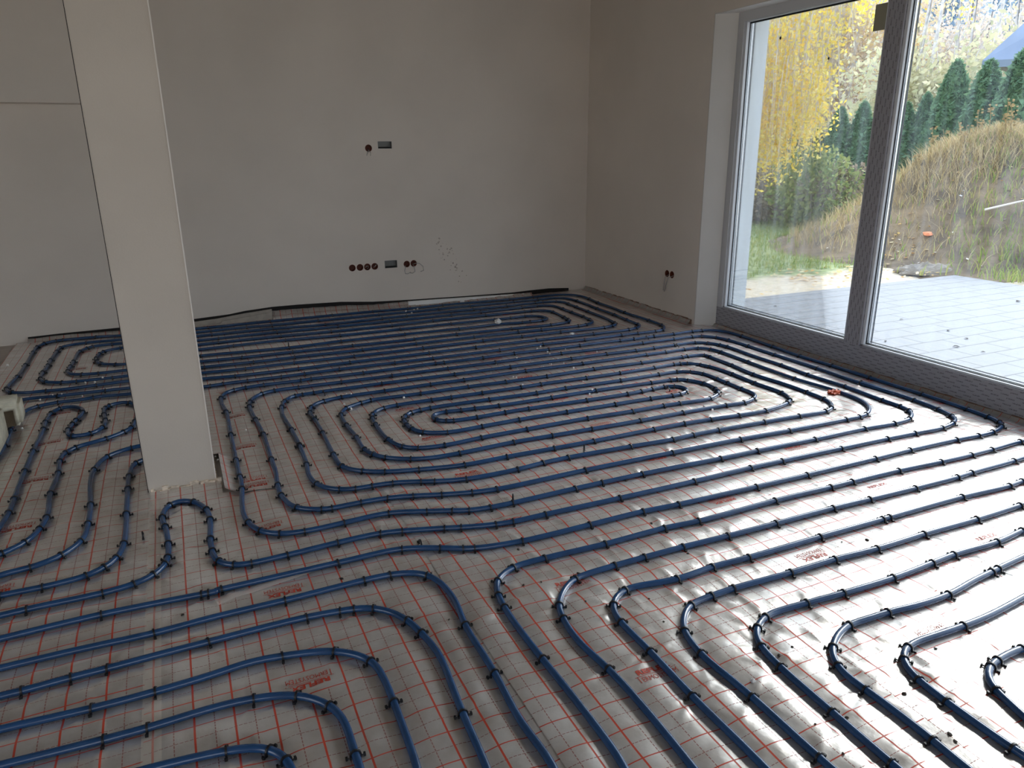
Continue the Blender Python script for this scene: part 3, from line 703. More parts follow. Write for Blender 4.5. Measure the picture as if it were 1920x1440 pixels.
def catmull(P_, step=0.02):
    P_ = [np.array(p, float) for p in P_]
    P_ = [2 * P_[0] - P_[1]] + P_ + [2 * P_[-1] - P_[-2]]
    out = []
    for i in range(1, len(P_) - 2):
        p0, p1, p2, p3 = P_[i - 1:i + 3]
        t0 = 0; t1 = t0 + max(np.linalg.norm(p1 - p0), 1e-4) ** .5; t2 = t1 + max(np.linalg.norm(p2 - p1), 1e-4) ** .5; t3 = t2 + max(np.linalg.norm(p3 - p2), 1e-4) ** .5
        n = max(2, int(np.linalg.norm(p2 - p1) / step))
        for t in np.linspace(t1, t2, n, endpoint=False):
            A1 = (t1 - t) / (t1 - t0) * p0 + (t - t0) / (t1 - t0) * p1
            A2 = (t2 - t) / (t2 - t1) * p1 + (t - t1) / (t2 - t1) * p2
            A3 = (t3 - t) / (t3 - t2) * p2 + (t - t2) / (t3 - t2) * p3
            B1 = (t2 - t) / (t2 - t0) * A1 + (t - t0) / (t2 - t0) * A2
            B2 = (t3 - t) / (t3 - t1) * A2 + (t - t1) / (t3 - t1) * A3
            out.append((t2 - t) / (t2 - t1) * B1 + (t - t1) / (t2 - t1) * B2)
    out.append(P_[-2])
    return np.array(out)
def smooth_line(L, it):
    L = L.copy()
    for _ in range(it):
        L[1:-1] = .5 * L[1:-1] + .25 * (L[:-2] + L[2:])
    return L
lines = {}
clips = []
for key, data in PIPES:
    pts = []; cl = []
    for t in data.split():
        c = t.endswith('*')
        a, b = t.rstrip('*').split(',')
        p = (int(a) / 1000, int(b) / 1000)
        pts.append(p)
        if c: cl.append(p)
    L = smooth_line(catmull(pts), 4)
    lines[key] = L
    for p in cl:
        d = np.hypot(L[:, 0] - p[0], L[:, 1] - p[1]); i = int(np.argmin(d))
        j0, j1 = max(0, i - 1), min(len(L) - 1, i + 1)
        t = L[j1] - L[j0]
        k0, k1 = max(0, i - 5), min(len(L) - 1, i + 5)
        a0 = L[i] - L[k0]; a1 = L[k1] - L[i]
        turn = abs(math.atan2(a0[0] * a1[1] - a0[1] * a1[0], a0[0] * a1[0] + a0[1] * a1[1]))
        clips.append((L[i, 0], L[i, 1], math.atan2(t[1], t[0]), key, turn > .35))

allp = np.concatenate(list(lines.values()))
kd = kdtree.KDTree(len(allp))
for i, p in enumerate(allp): kd.insert((p[0], p[1], 0), i)
kd.balance()

# ------------------------------------------------------------------ foil height field
GX0, GX1, GY0, GY1, GS = -1.26, 4.08, 0.40, 6.83, 0.0105
gx = np.arange(GX0, GX1 + GS, GS); gy = np.arange(GY0, GY1 + GS, GS)
XX, YY = np.meshgrid(gx, gy)
D = np.empty(XX.size)
xf = XX.ravel(); yf = YY.ravel()
for i in range(XX.size):
    D[i] = kd.find((xf[i], yf[i], 0))[2]
D = D.reshape(XX.shape)
swell = 0.55 + 0.45 * vnoise(XX * 3.1, YY * 3.1, 3)
H = 0.0095 * swell * (1 - np.exp(-(np.clip(D - .013, 0, .2) / .030) ** 1.3))
H += 0.0022 * (0.5 + 0.5 * vnoise(XX * 6 + 40, YY * 6, 5)) * np.clip((D - .012) / .05, 0, 1)
H += 0.0012 * vnoise(XX * 17, YY * 17 + 9, 8) * np.clip((D - .010) / .03, 0, 1)
# foil pulled down under clips, with small folds running away from them
pull = np.zeros_like(H)
for cx, cy, th, key, bend in clips:
    if cy > 4.6: continue
    i0 = int((cx - .13 - GX0) / GS); i1 = int((cx + .13 - GX0) / GS); j0 = int((cy - .13 - GY0) / GS); j1 = int((cy + .13 - GY0) / GS)
    i0, j0 = max(i0, 0), max(j0, 0)
    if i1 <= i0 or j1 <= j0: continue
    sx = XX[j0:j1, i0:i1] - cx; sy = YY[j0:j1, i0:i1] - cy
    r = np.hypot(sx, sy); a = np.arctan2(sy, sx)
    ph = (cx * 37 + cy * 91) % 6.28
    pull[j0:j1, i0:i1] += 0.0040 * np.exp(-((r - .050) / .045) ** 2) * (np.maximum(np.cos((4 + int(ph)) * .5 * (a + ph)), 0) ** 5 - .15) * np.clip((D[j0:j1, i0:i1] - .012) / .02, 0, 1)
H += pull
H = np.maximum(H, 0.0002)
# curled corner of the far sheet beside the column
def hz(x, y):
    i = (np.asarray(x, float) - GX0) / GS; j = (np.asarray(y, float) - GY0) / GS
    i = np.clip(i, 0, H.shape[1] - 1.001); j = np.clip(j, 0, H.shape[0] - 1.001)
    i0 = i.astype(int); j0 = j.astype(int); u = i - i0; v = j - j0
    return (H[j0, i0] * (1 - u) + H[j0, i0 + 1] * u) * (1 - v) + (H[j0 + 1, i0] * (1 - u) + H[j0 + 1, i0 + 1] * u) * v

def text_mesh(body, size, bold=0.0):
    cu = bpy.data.curves.new('t', 'FONT'); cu.body = body; cu.size = size; cu.offset = bold
    cu.align_x = 'LEFT'; cu.resolution_u = 2; cu.fill_mode = 'FRONT'
    o = bpy.data.objects.new('t', cu); COL.objects.link(o)
    dg = bpy.context.evaluated_depsgraph_get()
    me = bpy.data.meshes.new_from_object(o.evaluated_get(dg))
    V = np.array([v.co[:] for v in me.vertices]); F = [tuple(p.vertices) for p in me.polygons]
    bpy.data.objects.remove(o); bpy.data.curves.remove(cu); bpy.data.meshes.remove(me)
    return V, F
def logo_template():
    V1, F1 = text_mesh('REFLEX', .022, .0009); V2, F2 = text_mesh('ERMOSYSTEM', .0235)
    def fit(V, x0, x1, y0, y1):
        V = V.copy()
        V[:, 0] = x0 + (V[:, 0] - V[:, 0].min()) / np.ptp(V[:, 0]) * (x1 - x0)
        V[:, 1] = y0 + (V[:, 1] - V[:, 1].min()) / np.ptp(V[:, 1]) * (y1 - y0)
        return V
    V1 = fit(V1, -.052, .060, .006, .026); V2 = fit(V2, -.050, .068, -.024, -.0045)
    V = [tuple(v[:2]) for v in V1]; F = list(F1)
    n = len(V); V += [tuple(v[:2]) for v in V2]; F += [tuple(n + i for i in f) for f in F2]
    def bar(x0, x1, y0, y1, cuts):
        for k in range(cuts):
            a = x0 + (x1 - x0) * k / cuts; b = x0 + (x1 - x0) * (k + 1) / cuts
            q = len(V); V.extend([(a, y0), (b, y0), (b, y1), (a, y1)]); F.append((q, q + 1, q + 2, q + 3))
    bar(-.066, .072, .0005, .0022, 8)      # long bar of the T
    bar(-.060, -.0578, -.024, .0005, 2)    # stem of the T
    return np.array(V), F
LV, LF = logo_template()

def sheet(name, x0, x1, y0, y1, label, xph, bx, by, flip, lift, hole=None, bright=1.0):
    i0, i1 = int(round((x0 - GX0) / GS)), int(round((x1 - GX0) / GS))
    j0, j1 = int(round((y0 - GY0) / GS)), int(round((y1 - GY0) / GS))
    i0 = max(i0, 0); i1 = min(i1, H.shape[1] - 1); j1 = min(j1, H.shape[0] - 1)
    xs = XX[j0:j1 + 1, i0:i1 + 1]; ys = YY[j0:j1 + 1, i0:i1 + 1]; hs = H[j0:j1 + 1, i0:i1 + 1] + lift
    nr, nc = xs.shape
    xs = xs.copy(); ys = ys.copy(); hs = hs.copy()
    if hole == 'curl':
        c = np.clip((0.125 - xs) / .06, 0, 1) * np.clip((3.75 - ys) / .10, 0, 1)
        hs += .030 * c ** 2
        c2 = np.clip((0.30 - xs) / .22, 0, 1) * np.clip((3.25 - ys) / .05, 0, 1)
        hs += .008 * c2
    V = np.stack([xs.ravel(), ys.ravel(), hs.ravel()], 1)
    idx = np.arange(nr * nc).reshape(nr, nc)
    F = np.stack([idx[:-1, :-1].ravel(), idx[:-1, 1:].ravel(), idx[1:, 1:].ravel(), idx[1:, :-1].ravel()], 1)
    cxm = V[F].mean(1)
    keep = ~((cxm[:, 0] > cx0 - .004) & (cxm[:, 0] < cx1 + .006) & (cxm[:, 1] > cy0 - .002) & (cxm[:, 1] < cy1 + .004))
    if hole == 'curl':
        keep &= ~((cxm[:, 0] < .058) & (cxm[:, 1] < 3.70))
    if hole == 'front':
        keep &= ~((cxm[:, 0] > .050) & (cxm[:, 1] > 3.24))
    F = F[keep]
    used = np.unique(F); remap = -np.ones(len(V), int); remap[used] = np.arange(len(used))
    me = fast_mesh(name, V[used], remap[F], True)
    o = link(name, me, foil_mat('foil_' + name + str(round(x0, 2)), xph, bx, by, bright))
    tag(o, label, 'foil sheet', 'silver insulation foil sheets printed with a red grid')
    # printed marks, one per block
    y = by - 10 * .5
    while y < y1 - .05:
        if y > y0 + .05:
            mxp = bx + .11
            if not (hole == 'curl' and False):
                s = -1 if flip else 1
                px = mxp + s * LV[:, 0]; py = y + s * LV[:, 1]
                pz = hz(px, py) + lift + .0009
                lm = mesh('printed_logo', np.stack([px, py, pz], 1), LF)
                lo = link('printed_logo', lm, M['logo_red'], o)
        y += .5
    return o
sheet('foil_sheet', -1.235, -.225, .40, 6.82, 'silver red-gridded foil sheet left of the column, reaching to the concrete blocks', .062, -.838, 3.27, True, 0.0, 'col')
sheet('foil_sheet', -.2375, .7125, .40, 3.40, 'silver red-gridded foil sheet in front of the column, running to the bottom edge', .081, .081, 1.84, True, 0.0004, 'front')
sheet('foil_sheet', -.2375, .7125, 3.2, 6.82, 'silver foil sheet beside and behind the column with a curled front corner', .081, .081, 3.27, True, 0.0012, 'curl')
sheet('foil_sheet', .700, 1.6375, .40, 6.82, 'silver foil sheet with upright red print, second strip right of the column', .090, .990, 1.453, False, 0.0016)
sheet('foil_sheet', 1.6125, 2.55, .40, 6.82, 'silver foil sheet in the middle of the floor between two long seams', .092, 1.892, 2.243, True, 0.0009)
sheet('foil_sheet', 2.525, 3.5, .40, 6.82, 'silver foil sheet in the bright glare, second strip from the window', .090, 2.590, 2.04, False, 0.0016)
sheet('foil_sheet', 3.475, 4.08, .40, 6.82, 'narrow silver foil strip along the window and the right wall', .090, 3.890, 2.20, True, 0.0008)
# clear tape along two seams
def tape(x, y0, y1, lift, label):
    n = int((y1 - y0) / .025); v = []; f = []
    for k in range(n + 1):
        y = y0 + (y1 - y0) * k / n
        for dx in (-.024, -.008, .008, .024):
            v.append((x + dx, y, float(hz(x + dx, y)) + lift + .0016))
    for k in range(n):
        for q in range(3): f.append((k * 4 + q, k * 4 + q + 1, k * 4 + q + 5, k * 4 + q + 4))
    o = link('seam_tape', mesh('seam_tape', v, f, True), M['tape']); tag(o, label, 'tape')
m_, n_, l_, b_ = new_mat('clear_tape'); b_.inputs['Base Color'].default_value = (.8, .72, .62, 1); b_.inputs['Roughness'].default_value = .2; b_.inputs['Alpha'].default_value = .28
M['tape'] = m_
tape(-.222, .5, 3.30, .0004, 'clear packing tape over the long foil seam left of the column foot')

# ------------------------------------------------------------------ tubes
def tube_mesh(L, name, seg=10):
    n = len(L)
    T = np.zeros_like(L); T[1:-1] = L[2:] - L[:-2]; T[0] = L[1] - L[0]; T[-1] = L[-1] - L[-2]
    T /= np.maximum(np.linalg.norm(T, axis=1, keepdims=True), 1e-9)
    Nn = np.stack([-T[:, 1], T[:, 0]], 1)
    s = np.concatenate([[0], np.cumsum(np.linalg.norm(np.diff(L, axis=0), axis=1))])
    z = PZ + .0010 * vnoise(s * 2.3, s * 0 + 3.3, 4)
    th = np.arange(seg) * 2 * np.pi / seg
    V = np.zeros((n, seg, 3))
    V[:, :, 0] = L[:, 0:1] + Nn[:, 0:1] * np.cos(th) * PR
    V[:, :, 1] = L[:, 1:2] + Nn[:, 1:2] * np.cos(th) * PR
    V[:, :, 2] = z[:, None] + np.sin(th)[None] * PR
    idx = np.arange(n * seg).reshape(n, seg); nx = np.roll(idx, -1, 1)
    F = np.stack([idx[:-1].ravel(), nx[:-1].ravel(), nx[1:].ravel(), idx[1:].ravel()], 1)
    return fast_mesh(name, V.reshape(-1, 3), F, True)
for key, data in PIPES:
    o = link('heating_pipe', tube_mesh(lines[key], 'heating_pipe', 12 if key not in ('A',) else 8), M['pipe'])
    tag(o, LBL[key][0], 'pipe', 'blue underfloor heating pipes')

# ------------------------------------------------------------------ clips
def clip_mesh():
    mb = MB()
    wd = .0028; ro = PR + .0042; ri = PR - .0003
    n = 12; ang = [math.radians(-20 + 220 * k / n) for k in range(n + 1)]
    base = len(mb.v)
    for x in (-wd, wd):
        for r in (ri, ro):
            for a in ang: mb.v.append((x, r * math.cos(a), PZ + r * math.sin(a)))
    m = n + 1
    def q(i, j, k): return base + (i * 2 + j) * m + k
    for k in range(n):
        mb.f.append((q(0, 1, k), q(0, 1, k + 1), q(1, 1, k + 1), q(1, 1, k)))
        mb.f.append((q(0, 0, k), q(0, 1, k), q(0, 1, k + 1), q(0, 0, k + 1))[::-1])
        mb.f.append((q(1, 0, k), q(1, 1, k), q(1, 1, k + 1), q(1, 0, k + 1)))
        mb.f.append((q(0, 0, k), q(0, 0, k + 1), q(1, 0, k + 1), q(1, 0, k))[::-1])
    for s in (-1, 1):
        y = s * (PR + .0022)
        mb.box(-wd, wd, min(y - .0022, y + .0022), max(y - .0022, y + .0022), -.002, PZ)
        # barbed foot reaching sideways with a turned up tip
        mb.tube([(0, s * (PR + .001), .0062), (.001, s * (PR + .006), .0046), (0, s * (PR + .011), .0060)], .0026, 6)
        mb.box(-.0040, .0040, min(s * (PR + .009), s * (PR + .0145)), max(s * (PR + .009), s * (PR + .0145)), .0025, .0105)
    return mesh('pipe_clip', mb.v, mb.f)
CM = clip_mesh(); CM.materials.append(M['clip'])
camv = Vector((0, 0, 1.45))
inv = cam.matrix_world.inverted()
def shown(c):
    q = inv @ Vector((c[0], c[1], .01))
    if q.z > -.1: return 0
    x = 960 + 1385 * q.x / -q.z; y = 720 - 1385 * q.y / -q.z
    if x < -15 or x > 1935 or y < 0 or y > 1455: return 0
    return 1.0 / -q.z
vis = [c for c in clips if shown(c) > 0]
vis.sort(key=lambda c: -shown(c))
near, far = vis[:300], vis[300:]
for c in near:
    o = bpy.data.objects.new('pipe_clip', CM); COL.objects.link(o)
    o.location = (c[0], c[1], 0); o.rotation_euler = (0, 0, c[2] + rnd.gauss(0, .10))
    q = inv @ Vector((c[0], c[1], .01)); px = 960 + 1385 * q.x / -q.z; py = 720 - 1385 * q.y / -q.z
    hz_ = ('far left', 'left', 'centre left', 'centre right', 'right', 'far right')[min(5, max(0, int(px / 320)))]
    vt_ = 'bottom' if py > 1260 else 'lower' if py > 1080 else 'middle' if py > 900 else 'upper'
    how = 'bend' if c[4] else 'straight'
    tag(o, 'small black clip on a ' + how + ' of the ' + LBL[c[3]][1] + ', ' + vt_ + ' ' + hz_, 'clip', 'black clips on a ' + how + ' of the ' + LBL[c[3]][1] + ', ' + vt_ + ' ' + hz_)
CV = np.array([v.co[:] for v in CM.vertices]); CF = [tuple(p.vertices) for p in CM.polygons]
vv = []; ff = []
for c in far:
    a = c[2] + rnd.gauss(0, .1); n0 = len(vv)
    ca, sa = math.cos(a), math.sin(a)
    for p in CV: vv.append((c[0] + ca * p[0] - sa * p[1], c[1] + sa * p[0] + ca * p[1], p[2]))
    ff += [tuple(n0 + i for i in f) for f in CF]
o = link('pipe_clips', mesh('pipe_clips', vv, ff), M['clip']); tag(o, 'the many far black clips on the blue pipes towards the back wall', 'clips', kind='stuff')

# loose or upright clips
def loose(x, y, rz, label, tilt=0):
    o = bpy.data.objects.new('pipe_clip', CM); COL.objects.link(o)
    o.location = (x, y, .012 if tilt else .004); o.rotation_euler = (tilt, 0, rz)
    tag(o, label, 'clip'); return o
loose(3.349, 4.408, .6, 'loose black clip lying between pipes near the window corner', 1.5)
loose(3.283, 4.713, 1.2, 'loose black clip lying beside a pipe, just left of the wall corner by the window', 1.5)
loose(2.672, 3.581, .2, 'loose black clip inside the right hand end of the innermost middle loop', 1.5)
loose(.7186, 4.4355, .3, 'loose black clip on foil above the bends of the middle spiral', 1.5)
def hoop(x, y, w, h, label):
    mb = MB(); pts = []
    for k in range(13):
        a = math.pi * k / 12
        pts.append((math.cos(a) * w, 0, .012 + math.sin(a) * h))
    mb.tube([(w, 0, .0)] + pts + [(-w, 0, .0)], .0026, 6)
    o = mb.build('loose_clip', M['clip'], smooth=True); o.location = (x, y, 0); o.rotation_euler = (0, 0, 1.3)
    tag(o, label, 'clip')
hoop(1.720, 2.947, .011, .036, 'tall black clip standing up off the pipe in the middle of the floor')
hoop(1.1785, 2.611, .012, .030, 'raised black clip loop standing on a pipe in front of the middle spiral')
hoop(.697, 5.69, .012, .040, 'raised black clip standing on the pipes of the far spiral')
# seam pins
for i, (x, y, lb) in enumerate([(-.262, 2.955, 'black pin clip stuck in the foil seam just left of the small front pipe loop'),
                                (.60, 4.01, 'black pin clip stuck in the foil seam between the two middle spiral bends'),
                                (.706, 2.43, 'black pin clip in the foil seam by the top of the outer front arc')]):
    loose(x, y, .05, lb)

# ------------------------------------------------------------------ strips along the walls
def strip(name, pts, w, z0, z1, label, mat, cat='strip'):
    """upright band following points on the floor"""
    v = []; f = []
    for i, (x, y, h) in enumerate(pts):
        a = pts[min(i + 1, len(pts) - 1)]; b = pts[max(i - 1, 0)]
        t = Vector((a[0] - b[0], a[1] - b[1])).normalized(); nx, ny = -t.y * w / 2, t.x * w / 2
        v += [(x - nx, y - ny, z0), (x + nx, y + ny, z0), (x + nx, y + ny, z0 + h), (x - nx, y - ny, z0 + h)]
    for i in range(len(pts) - 1):
        for k in range(4):
            k2 = (k + 1) % 4
            f.append((i * 4 + k, i * 4 + k2, i * 4 + 4 + k2, i * 4 + 4 + k))
    f.append((0, 1, 2, 3)); e = (len(pts) - 1) * 4; f.append((e, e + 1, e + 2, e + 3))
    o = link(name, mesh(name, v, f), mat); tag(o, label, cat); return o
hs_back = [(-1.16, .043), (-.9, .049), (-.5, .052), (-.2, .055), (.1, .068), (.36, .080), (.50, .098), (.73, .112), (.96, .112), (1.35, .102), (1.65, .076), (1.9, .066), (2.1, .060), (2.6, .048), (3.1, .040), (3.3, .046), (3.52, .048), (3.75, .034)]
strip('edge_membrane', [(x, 6.832, h) for x, h in hs_back], .008, 0, 0, 'black membrane strip rising between the back wall and the foil', M['dark'], 'membrane')
strip('edge_board', [(1.98, 6.800, .056), (2.4, 6.803, .046), (2.8, 6.806, .036), (3.24, 6.810, .024)], .026, 0, 0, 'thin bright white strip along the foot of the back wall, left of the corner', M['white_strip'], 'strip')
strip('edge_board', [(.0, 6.80, .046), (.25, 6.80, .058), (.5, 6.80, .084), (.72, 6.80, .100)], .010, 0, 0, 'upright beige board against the back wall just right of the column', M['board'], 'board')
b2 = strip('edge_board', [(.0, 6.775, .022), (.28, 6.765, .022), (.30, 6.775, .040), (.72, 6.795, .074)], .010, 0, 0, 'lower bent beige board leaning by the back wall right of the column', M['board'], 'board')
# foil turned up at the back, right of the boards
def upstand(pts, label, mat, name='foil_upstand'):
    v = []; f = []
    for x, y, x2, y2, h in pts:
        v += [(x, y, .004), (x * .3 + x2 * .7, y * .3 + y2 * .7, h * .45), (x2, y2, h)]
    for i in range(len(pts) - 1):
        for k in range(2): f.append((i * 3 + k, i * 3 + 3 + k, i * 3 + 4 + k, i * 3 + 1 + k))
    me = mesh(name, v, f, True)
    o = link(name, me, mat)
    md = o.modifiers.new('thick', 'SOLIDIFY'); md.thickness = .0015
    tag(o, label, 'foil edge'); return o
FE = foil_mat('foil_edge', .090, 90.0, 90.0, 0.8)
pts = [(x, 6.755 + rnd.uniform(-.006, .006), x, 6.818, float(np.interp(x, [.72, .96, 1.35, 1.65, 2.05], [.078, .076, .068, .050, .050])) + rnd.uniform(0, .004)) for x in np.linspace(.72, 2.05, 34)]
upstand(pts, 'foil edge turned up against the black membrane at the back wall', FE)
pts = [(x, 6.76, x, 6.80, .022 + rnd.uniform(0, .012)) for x in np.linspace(2.05, 3.3, 40)]
upstand(pts, 'crumpled foil edge below the white strip at the back wall', FE)
pts = [(x, 6.77, x, 6.818, float(np.interp(x, [-1.16, -.9, -.5, -.2], [.030, .036, .030, .030])) + rnd.uniform(0, .003)) for x in np.linspace(-1.16, -.2, 24)]
upstand(pts, 'foil edge meeting the back wall left of the column', FE)
# perimeter foam under the window and along the right wall
WP = [(3.935, 6.80), (3.935, 5.9), (3.935, 5.0)]
M['edge_strip'] = foil_mat('edge_strip_foil', .05, 90.0, 90.0, 0.55)
def perimeter(path, h0, label):
    v = []; f = []; n = len(path)
    for i, (x, y) in enumerate(path):
        h = h0 * rnd.uniform(.85, 1.12)
        v += [(x - .055 + rnd.uniform(-.004, .004), y, .003), (x - .016, y, h * .45), (x - .004, y, h), (x + .006, y, h)]
    for i in range(n - 1):
        for k in range(3): f.append((i * 4 + k, i * 4 + k + 1, i * 4 + 5 + k, i * 4 + 4 + k))
    root = empty('perimeter_strip', (path[0][0], path[0][1], 0)); tag(root, label, 'foam strip')
    loc = root.location
    v = [(a - loc.x, b - loc.y, c) for a, b, c in v]
    link('foil_skirt', mesh('foil_skirt', v, f, False), M['edge_strip'], root)
    mb = MB()
    for i in range(n - 1):
        (xa, ya), (xb, yb) = path[i], path[i + 1]
        mb.box(xa - loc.x - .001, xa - loc.x + .010, yb - loc.y, ya - loc.y, .001, h0 * rnd.uniform(.9, 1.15))
    mb.build('foam_core', M['edge_foam'], root)
perimeter([(3.938, y) for y in np.arange(6.80, 4.99, -.05)], .042, 'brown perimeter foam strip with foil skirt along the right wall up to the window reveal')
perimeter([(4.062, y) for y in np.arange(4.84, .6, -.05)], .028, 'brown perimeter foam strip with foil skirt running under the sliding window')

# ------------------------------------------------------------------ aerated concrete blocks at the left edge
def aac(loc, rz, dims, label, grip=False, lean=0):
    root = empty('concrete_block', loc, rz); tag(root, label, 'block', 'pale aerated concrete blocks at the left edge')
    dx, dy, dz = dims
    me = bpy.data.meshes.new('block'); bm = bmesh.new()
    bmesh.ops.create_cube(bm, size=1, matrix=Matrix.Translation((-dx / 2, dy / 2, dz / 2)) @ Matrix.Diagonal((dx, dy, dz, 1)))
    bmesh.ops.bevel(bm, geom=bm.edges[:], offset=.018, segments=4, affect='EDGES')
    bmesh.ops.subdivide_edges(bm, edges=bm.edges[:], cuts=1, use_grid_fill=True)
    for v in bm.verts: v.co += Vector((rnd.uniform(-1, 1), rnd.uniform(-1, 1), rnd.uniform(-1, 1))) * .0014
    bm.to_mesh(me); bm.free()
    for p in me.polygons: p.use_smooth = True
    b = link('block_body', me, M['aac'], root)
    if grip:
        cut = bmesh.new()
        bmesh.ops.create_cube(cut, size=1, matrix=Matrix.Translation((-.068, 0, .045)) @ Matrix.Diagonal((.070, .07, .100, 1)))
        b.parent = None; carve(b, cut); b.parent = root
        MB().box(-.101, -.035, .028, .034, -.003, .093).build('grip_pocket', M['aac_shade'], root)  # dark panel painting the shade inside the pocket
    root.rotation_euler = (lean, 0, rz)
    return root
aac((-.880, 4.56, 0.023), .08, (.40, .20, .135), 'pale aerated concrete block with a dark hand grip, the one lying behind', True)
aac((-.918, 4.06, 0.023), .0, (.30, .33, .185), 'pale aerated concrete block cut by the left edge, the one in front')

# ------------------------------------------------------------------ bits lying on the foil
def pebble(r, seed, flatn=1.0):
    rr = random.Random(seed); bm = bmesh.new(); bmesh.ops.create_icosphere(bm, subdivisions=1, radius=r)
    for v in bm.verts:
        v.co *= rr.uniform(.7, 1.25); v.co.z *= flatn
    me = bpy.data.meshes.new('p'); bm.to_mesh(me); bm.free(); return me
crumbs = [(2.028, 6.658), (1.986, 6.625), (1.873, 6.523), (1.921, 6.498), (2.384, 4.828), (2.445, 4.886), (2.395, 4.84), (2.122, 4.614), (2.184, 4.63), (1.932, 4.262), (1.946, 4.241), (2.579, 4.733), (2.757, 4.914), (2.422, 4.482), (2.383, 4.394), (2.436, 4.476), (0.843, 4.336), (0.869, 4.323), (0.796, 4.183), (0.818, 4.11), (1.051, 3.513), (0.222, 4.005), (0.048, 3.679), (0.057, 3.631), (-0.621, 6.435), (-0.752, 6.008), (-0.65, 5.388), (-0.547, 5.39), (-0.592, 5.36), (-0.873, 5.111), (-0.802, 5.111), (-0.754, 5.11), (-0.64, 5.066), (-0.891, 4.567), (-1.191, 6.085), (2.211, 3.741), (2.236, 3.752), (2.295, 3.967), (2.422, 4.725), (2.385, 4.611), (2.744, 4.549), (1.156, 4.173), (3.358, 4.75), (2.699, 3.18), (2.687, 3.237), (2.38, 4.249), (1.329, 1.304), (1.891, 4.027)]
for i in range(26):
    crumbs.append((2.12 + rnd.uniform(-.28, .28), 4.50 + rnd.uniform(-.12, .12)))
CR = []
for k in range(4):
    me = pebble(.0075, k); me.materials.append(M['foam']); CR.append(me)
for i, (x, y) in enumerate(crumbs):
    o = bpy.data.objects.new('foam_crumb', CR[i % 4]); COL.objects.link(o)
    s = (1.25 if y > 6 else rnd.uniform(.5, 1.15)) if i < 48 else rnd.uniform(.3, .6)
    d = kd.find((x, y, 0))[2]
    z = float(hz(x, y)) + .004 if d > .012 else 2 * PR + .004
    o.location = (x, y, z); o.scale = (s, s, s); o.rotation_euler = (rnd.uniform(0, 6), 0, rnd.uniform(0, 6))
    tag(o, 'tiny white foam crumb scattered among the blue pipes', 'crumb', 'white foam crumbs on the floor')
for x, y, r, lb in [(2.4527, 5.70, .034, 'large pale plaster lump on the pipes near the far spiral centre'),
                    (2.499, 6.70, .027, 'pale plaster lump at the back wall below the white strip'),
                    (2.818, 5.059, .022, 'white plaster lump on the pipes in front of the far spiral'),
                    (1.329, 1.304, .010, 'white scrap on the foil between the front right pipes')]:
    me = pebble(r, int(r * 1e4), .7); me.materials.append(M['foam'] if r < .012 else M['white_strip'])
    o = link('plaster_lump', me); o.location = (x, y, r * .5 + (.016 if r > .012 else .003)); tag(o, lb, 'lump')
darks = [(1.863, 3.742), (1.737, 2.588), (1.007, 1.999), (0.945, 2.01), (1.03, 2.237), (1.158, 2.003), (1.603, 2.196), (1.145, 1.693), (1.265, 1.64), (1.476, 1.357), (1.538, 1.369), (1.88, 1.682), (2.268, 1.732), (2.172, 1.764), (1.921, 1.182), (1.67, 1.088), (1.36, 1.106), (1.348, 1.003), (1.459, 1.092), (1.645, 0.935), (1.639, 0.914), (0.645, 1.937), (-0.134, 2.33), (1.091, 1.837), (1.293, 1.763), (1.588, 1.941), (0.383, 2.33), (-.80, 4.262), (2.0, 5.75)]
DK = []
for k in range(3):
    me = pebble(.0052, 20 + k, .6); me.materials.append(M['debris']); DK.append(me)
for i, (x, y) in enumerate(darks):
    o = bpy.data.objects.new('dirt_crumb', DK[i % 3]); COL.objects.link(o)
    s = rnd.uniform(.6, 1.2) * (2.2 if (x, y) in ((1.737, 2.588), (-.80, 4.262)) else 1)
    o.location = (x, y, float(hz(x, y)) + .003); o.scale = (s * 1.3, s, s); o.rotation_euler = (0, 0, rnd.uniform(0, 6))
    tag(o, 'tiny dark dirt crumb lying on the silver foil', 'crumb', 'dark crumbs on the foil')
# crumpled orange scrap by the window
bm = bmesh.new(); bmesh.ops.create_icosphere(bm, subdivisions=3, radius=.030)
for v in bm.verts:
    v.co *= 1 + .5 * math.sin(v.co.x * 260) * math.cos(v.co.y * 310 + 1) ; v.co.z *= .35; v.co.x *= 1.3
me = bpy.data.meshes.new('orange_scrap'); bm.to_mesh(me); bm.free()
o = link('orange_scrap', me, M['orange']); o.location = (3.548, 3.085, .018); tag(o, 'crumpled orange red scrap lying beside a pipe in the glare near the window', 'scrap')
# clear film strip lying across the front left pipes
def lies(x0, y0, x1, y1, w, label):
    n = 24; v = []; f = []
    t = Vector((x1 - x0, y1 - y0)).normalized(); nx, ny = -t.y, t.x
    for k in range(n + 1):
        x = x0 + (x1 - x0) * k / n; y = y0 + (y1 - y0) * k / n
        for q in (-1, -.33, .33, 1):
            px, py = x + nx * w * q, y + ny * w * q
            v.append((px, py, float(hz(px, py)) + .003 + .004 * (1 - abs(q))))
    for k in range(n):
        for q in range(3): f.append((k * 4 + q, k * 4 + q + 1, k * 4 + q + 5, k * 4 + q + 4))
    o = link('film_strip', mesh('film_strip', v, f, True), M['filmstrip']); tag(o, label, 'film strip')
m_, n_, l_, b_ = new_mat('clear_film'); b_.inputs['Base Color'].default_value = (.78, .70, .64, 1); b_.inputs['Roughness'].default_value = .18; b_.inputs['Alpha'].default_value = .42
M['filmstrip'] = m_
lies(-.03, 2.36, .36, 2.46, .022, 'length of clear film lying between pipes above the front arcs')

# ================================================================== outside
struct('patio', MB().box(XO + .012, 8.40, -6.0, 5.80, -0.15, -0.03), M['pavers'])
MB().box(4.165, XO + .012, WY0, WY1, -.05, -.02).build('sill', M['render_white'], win)
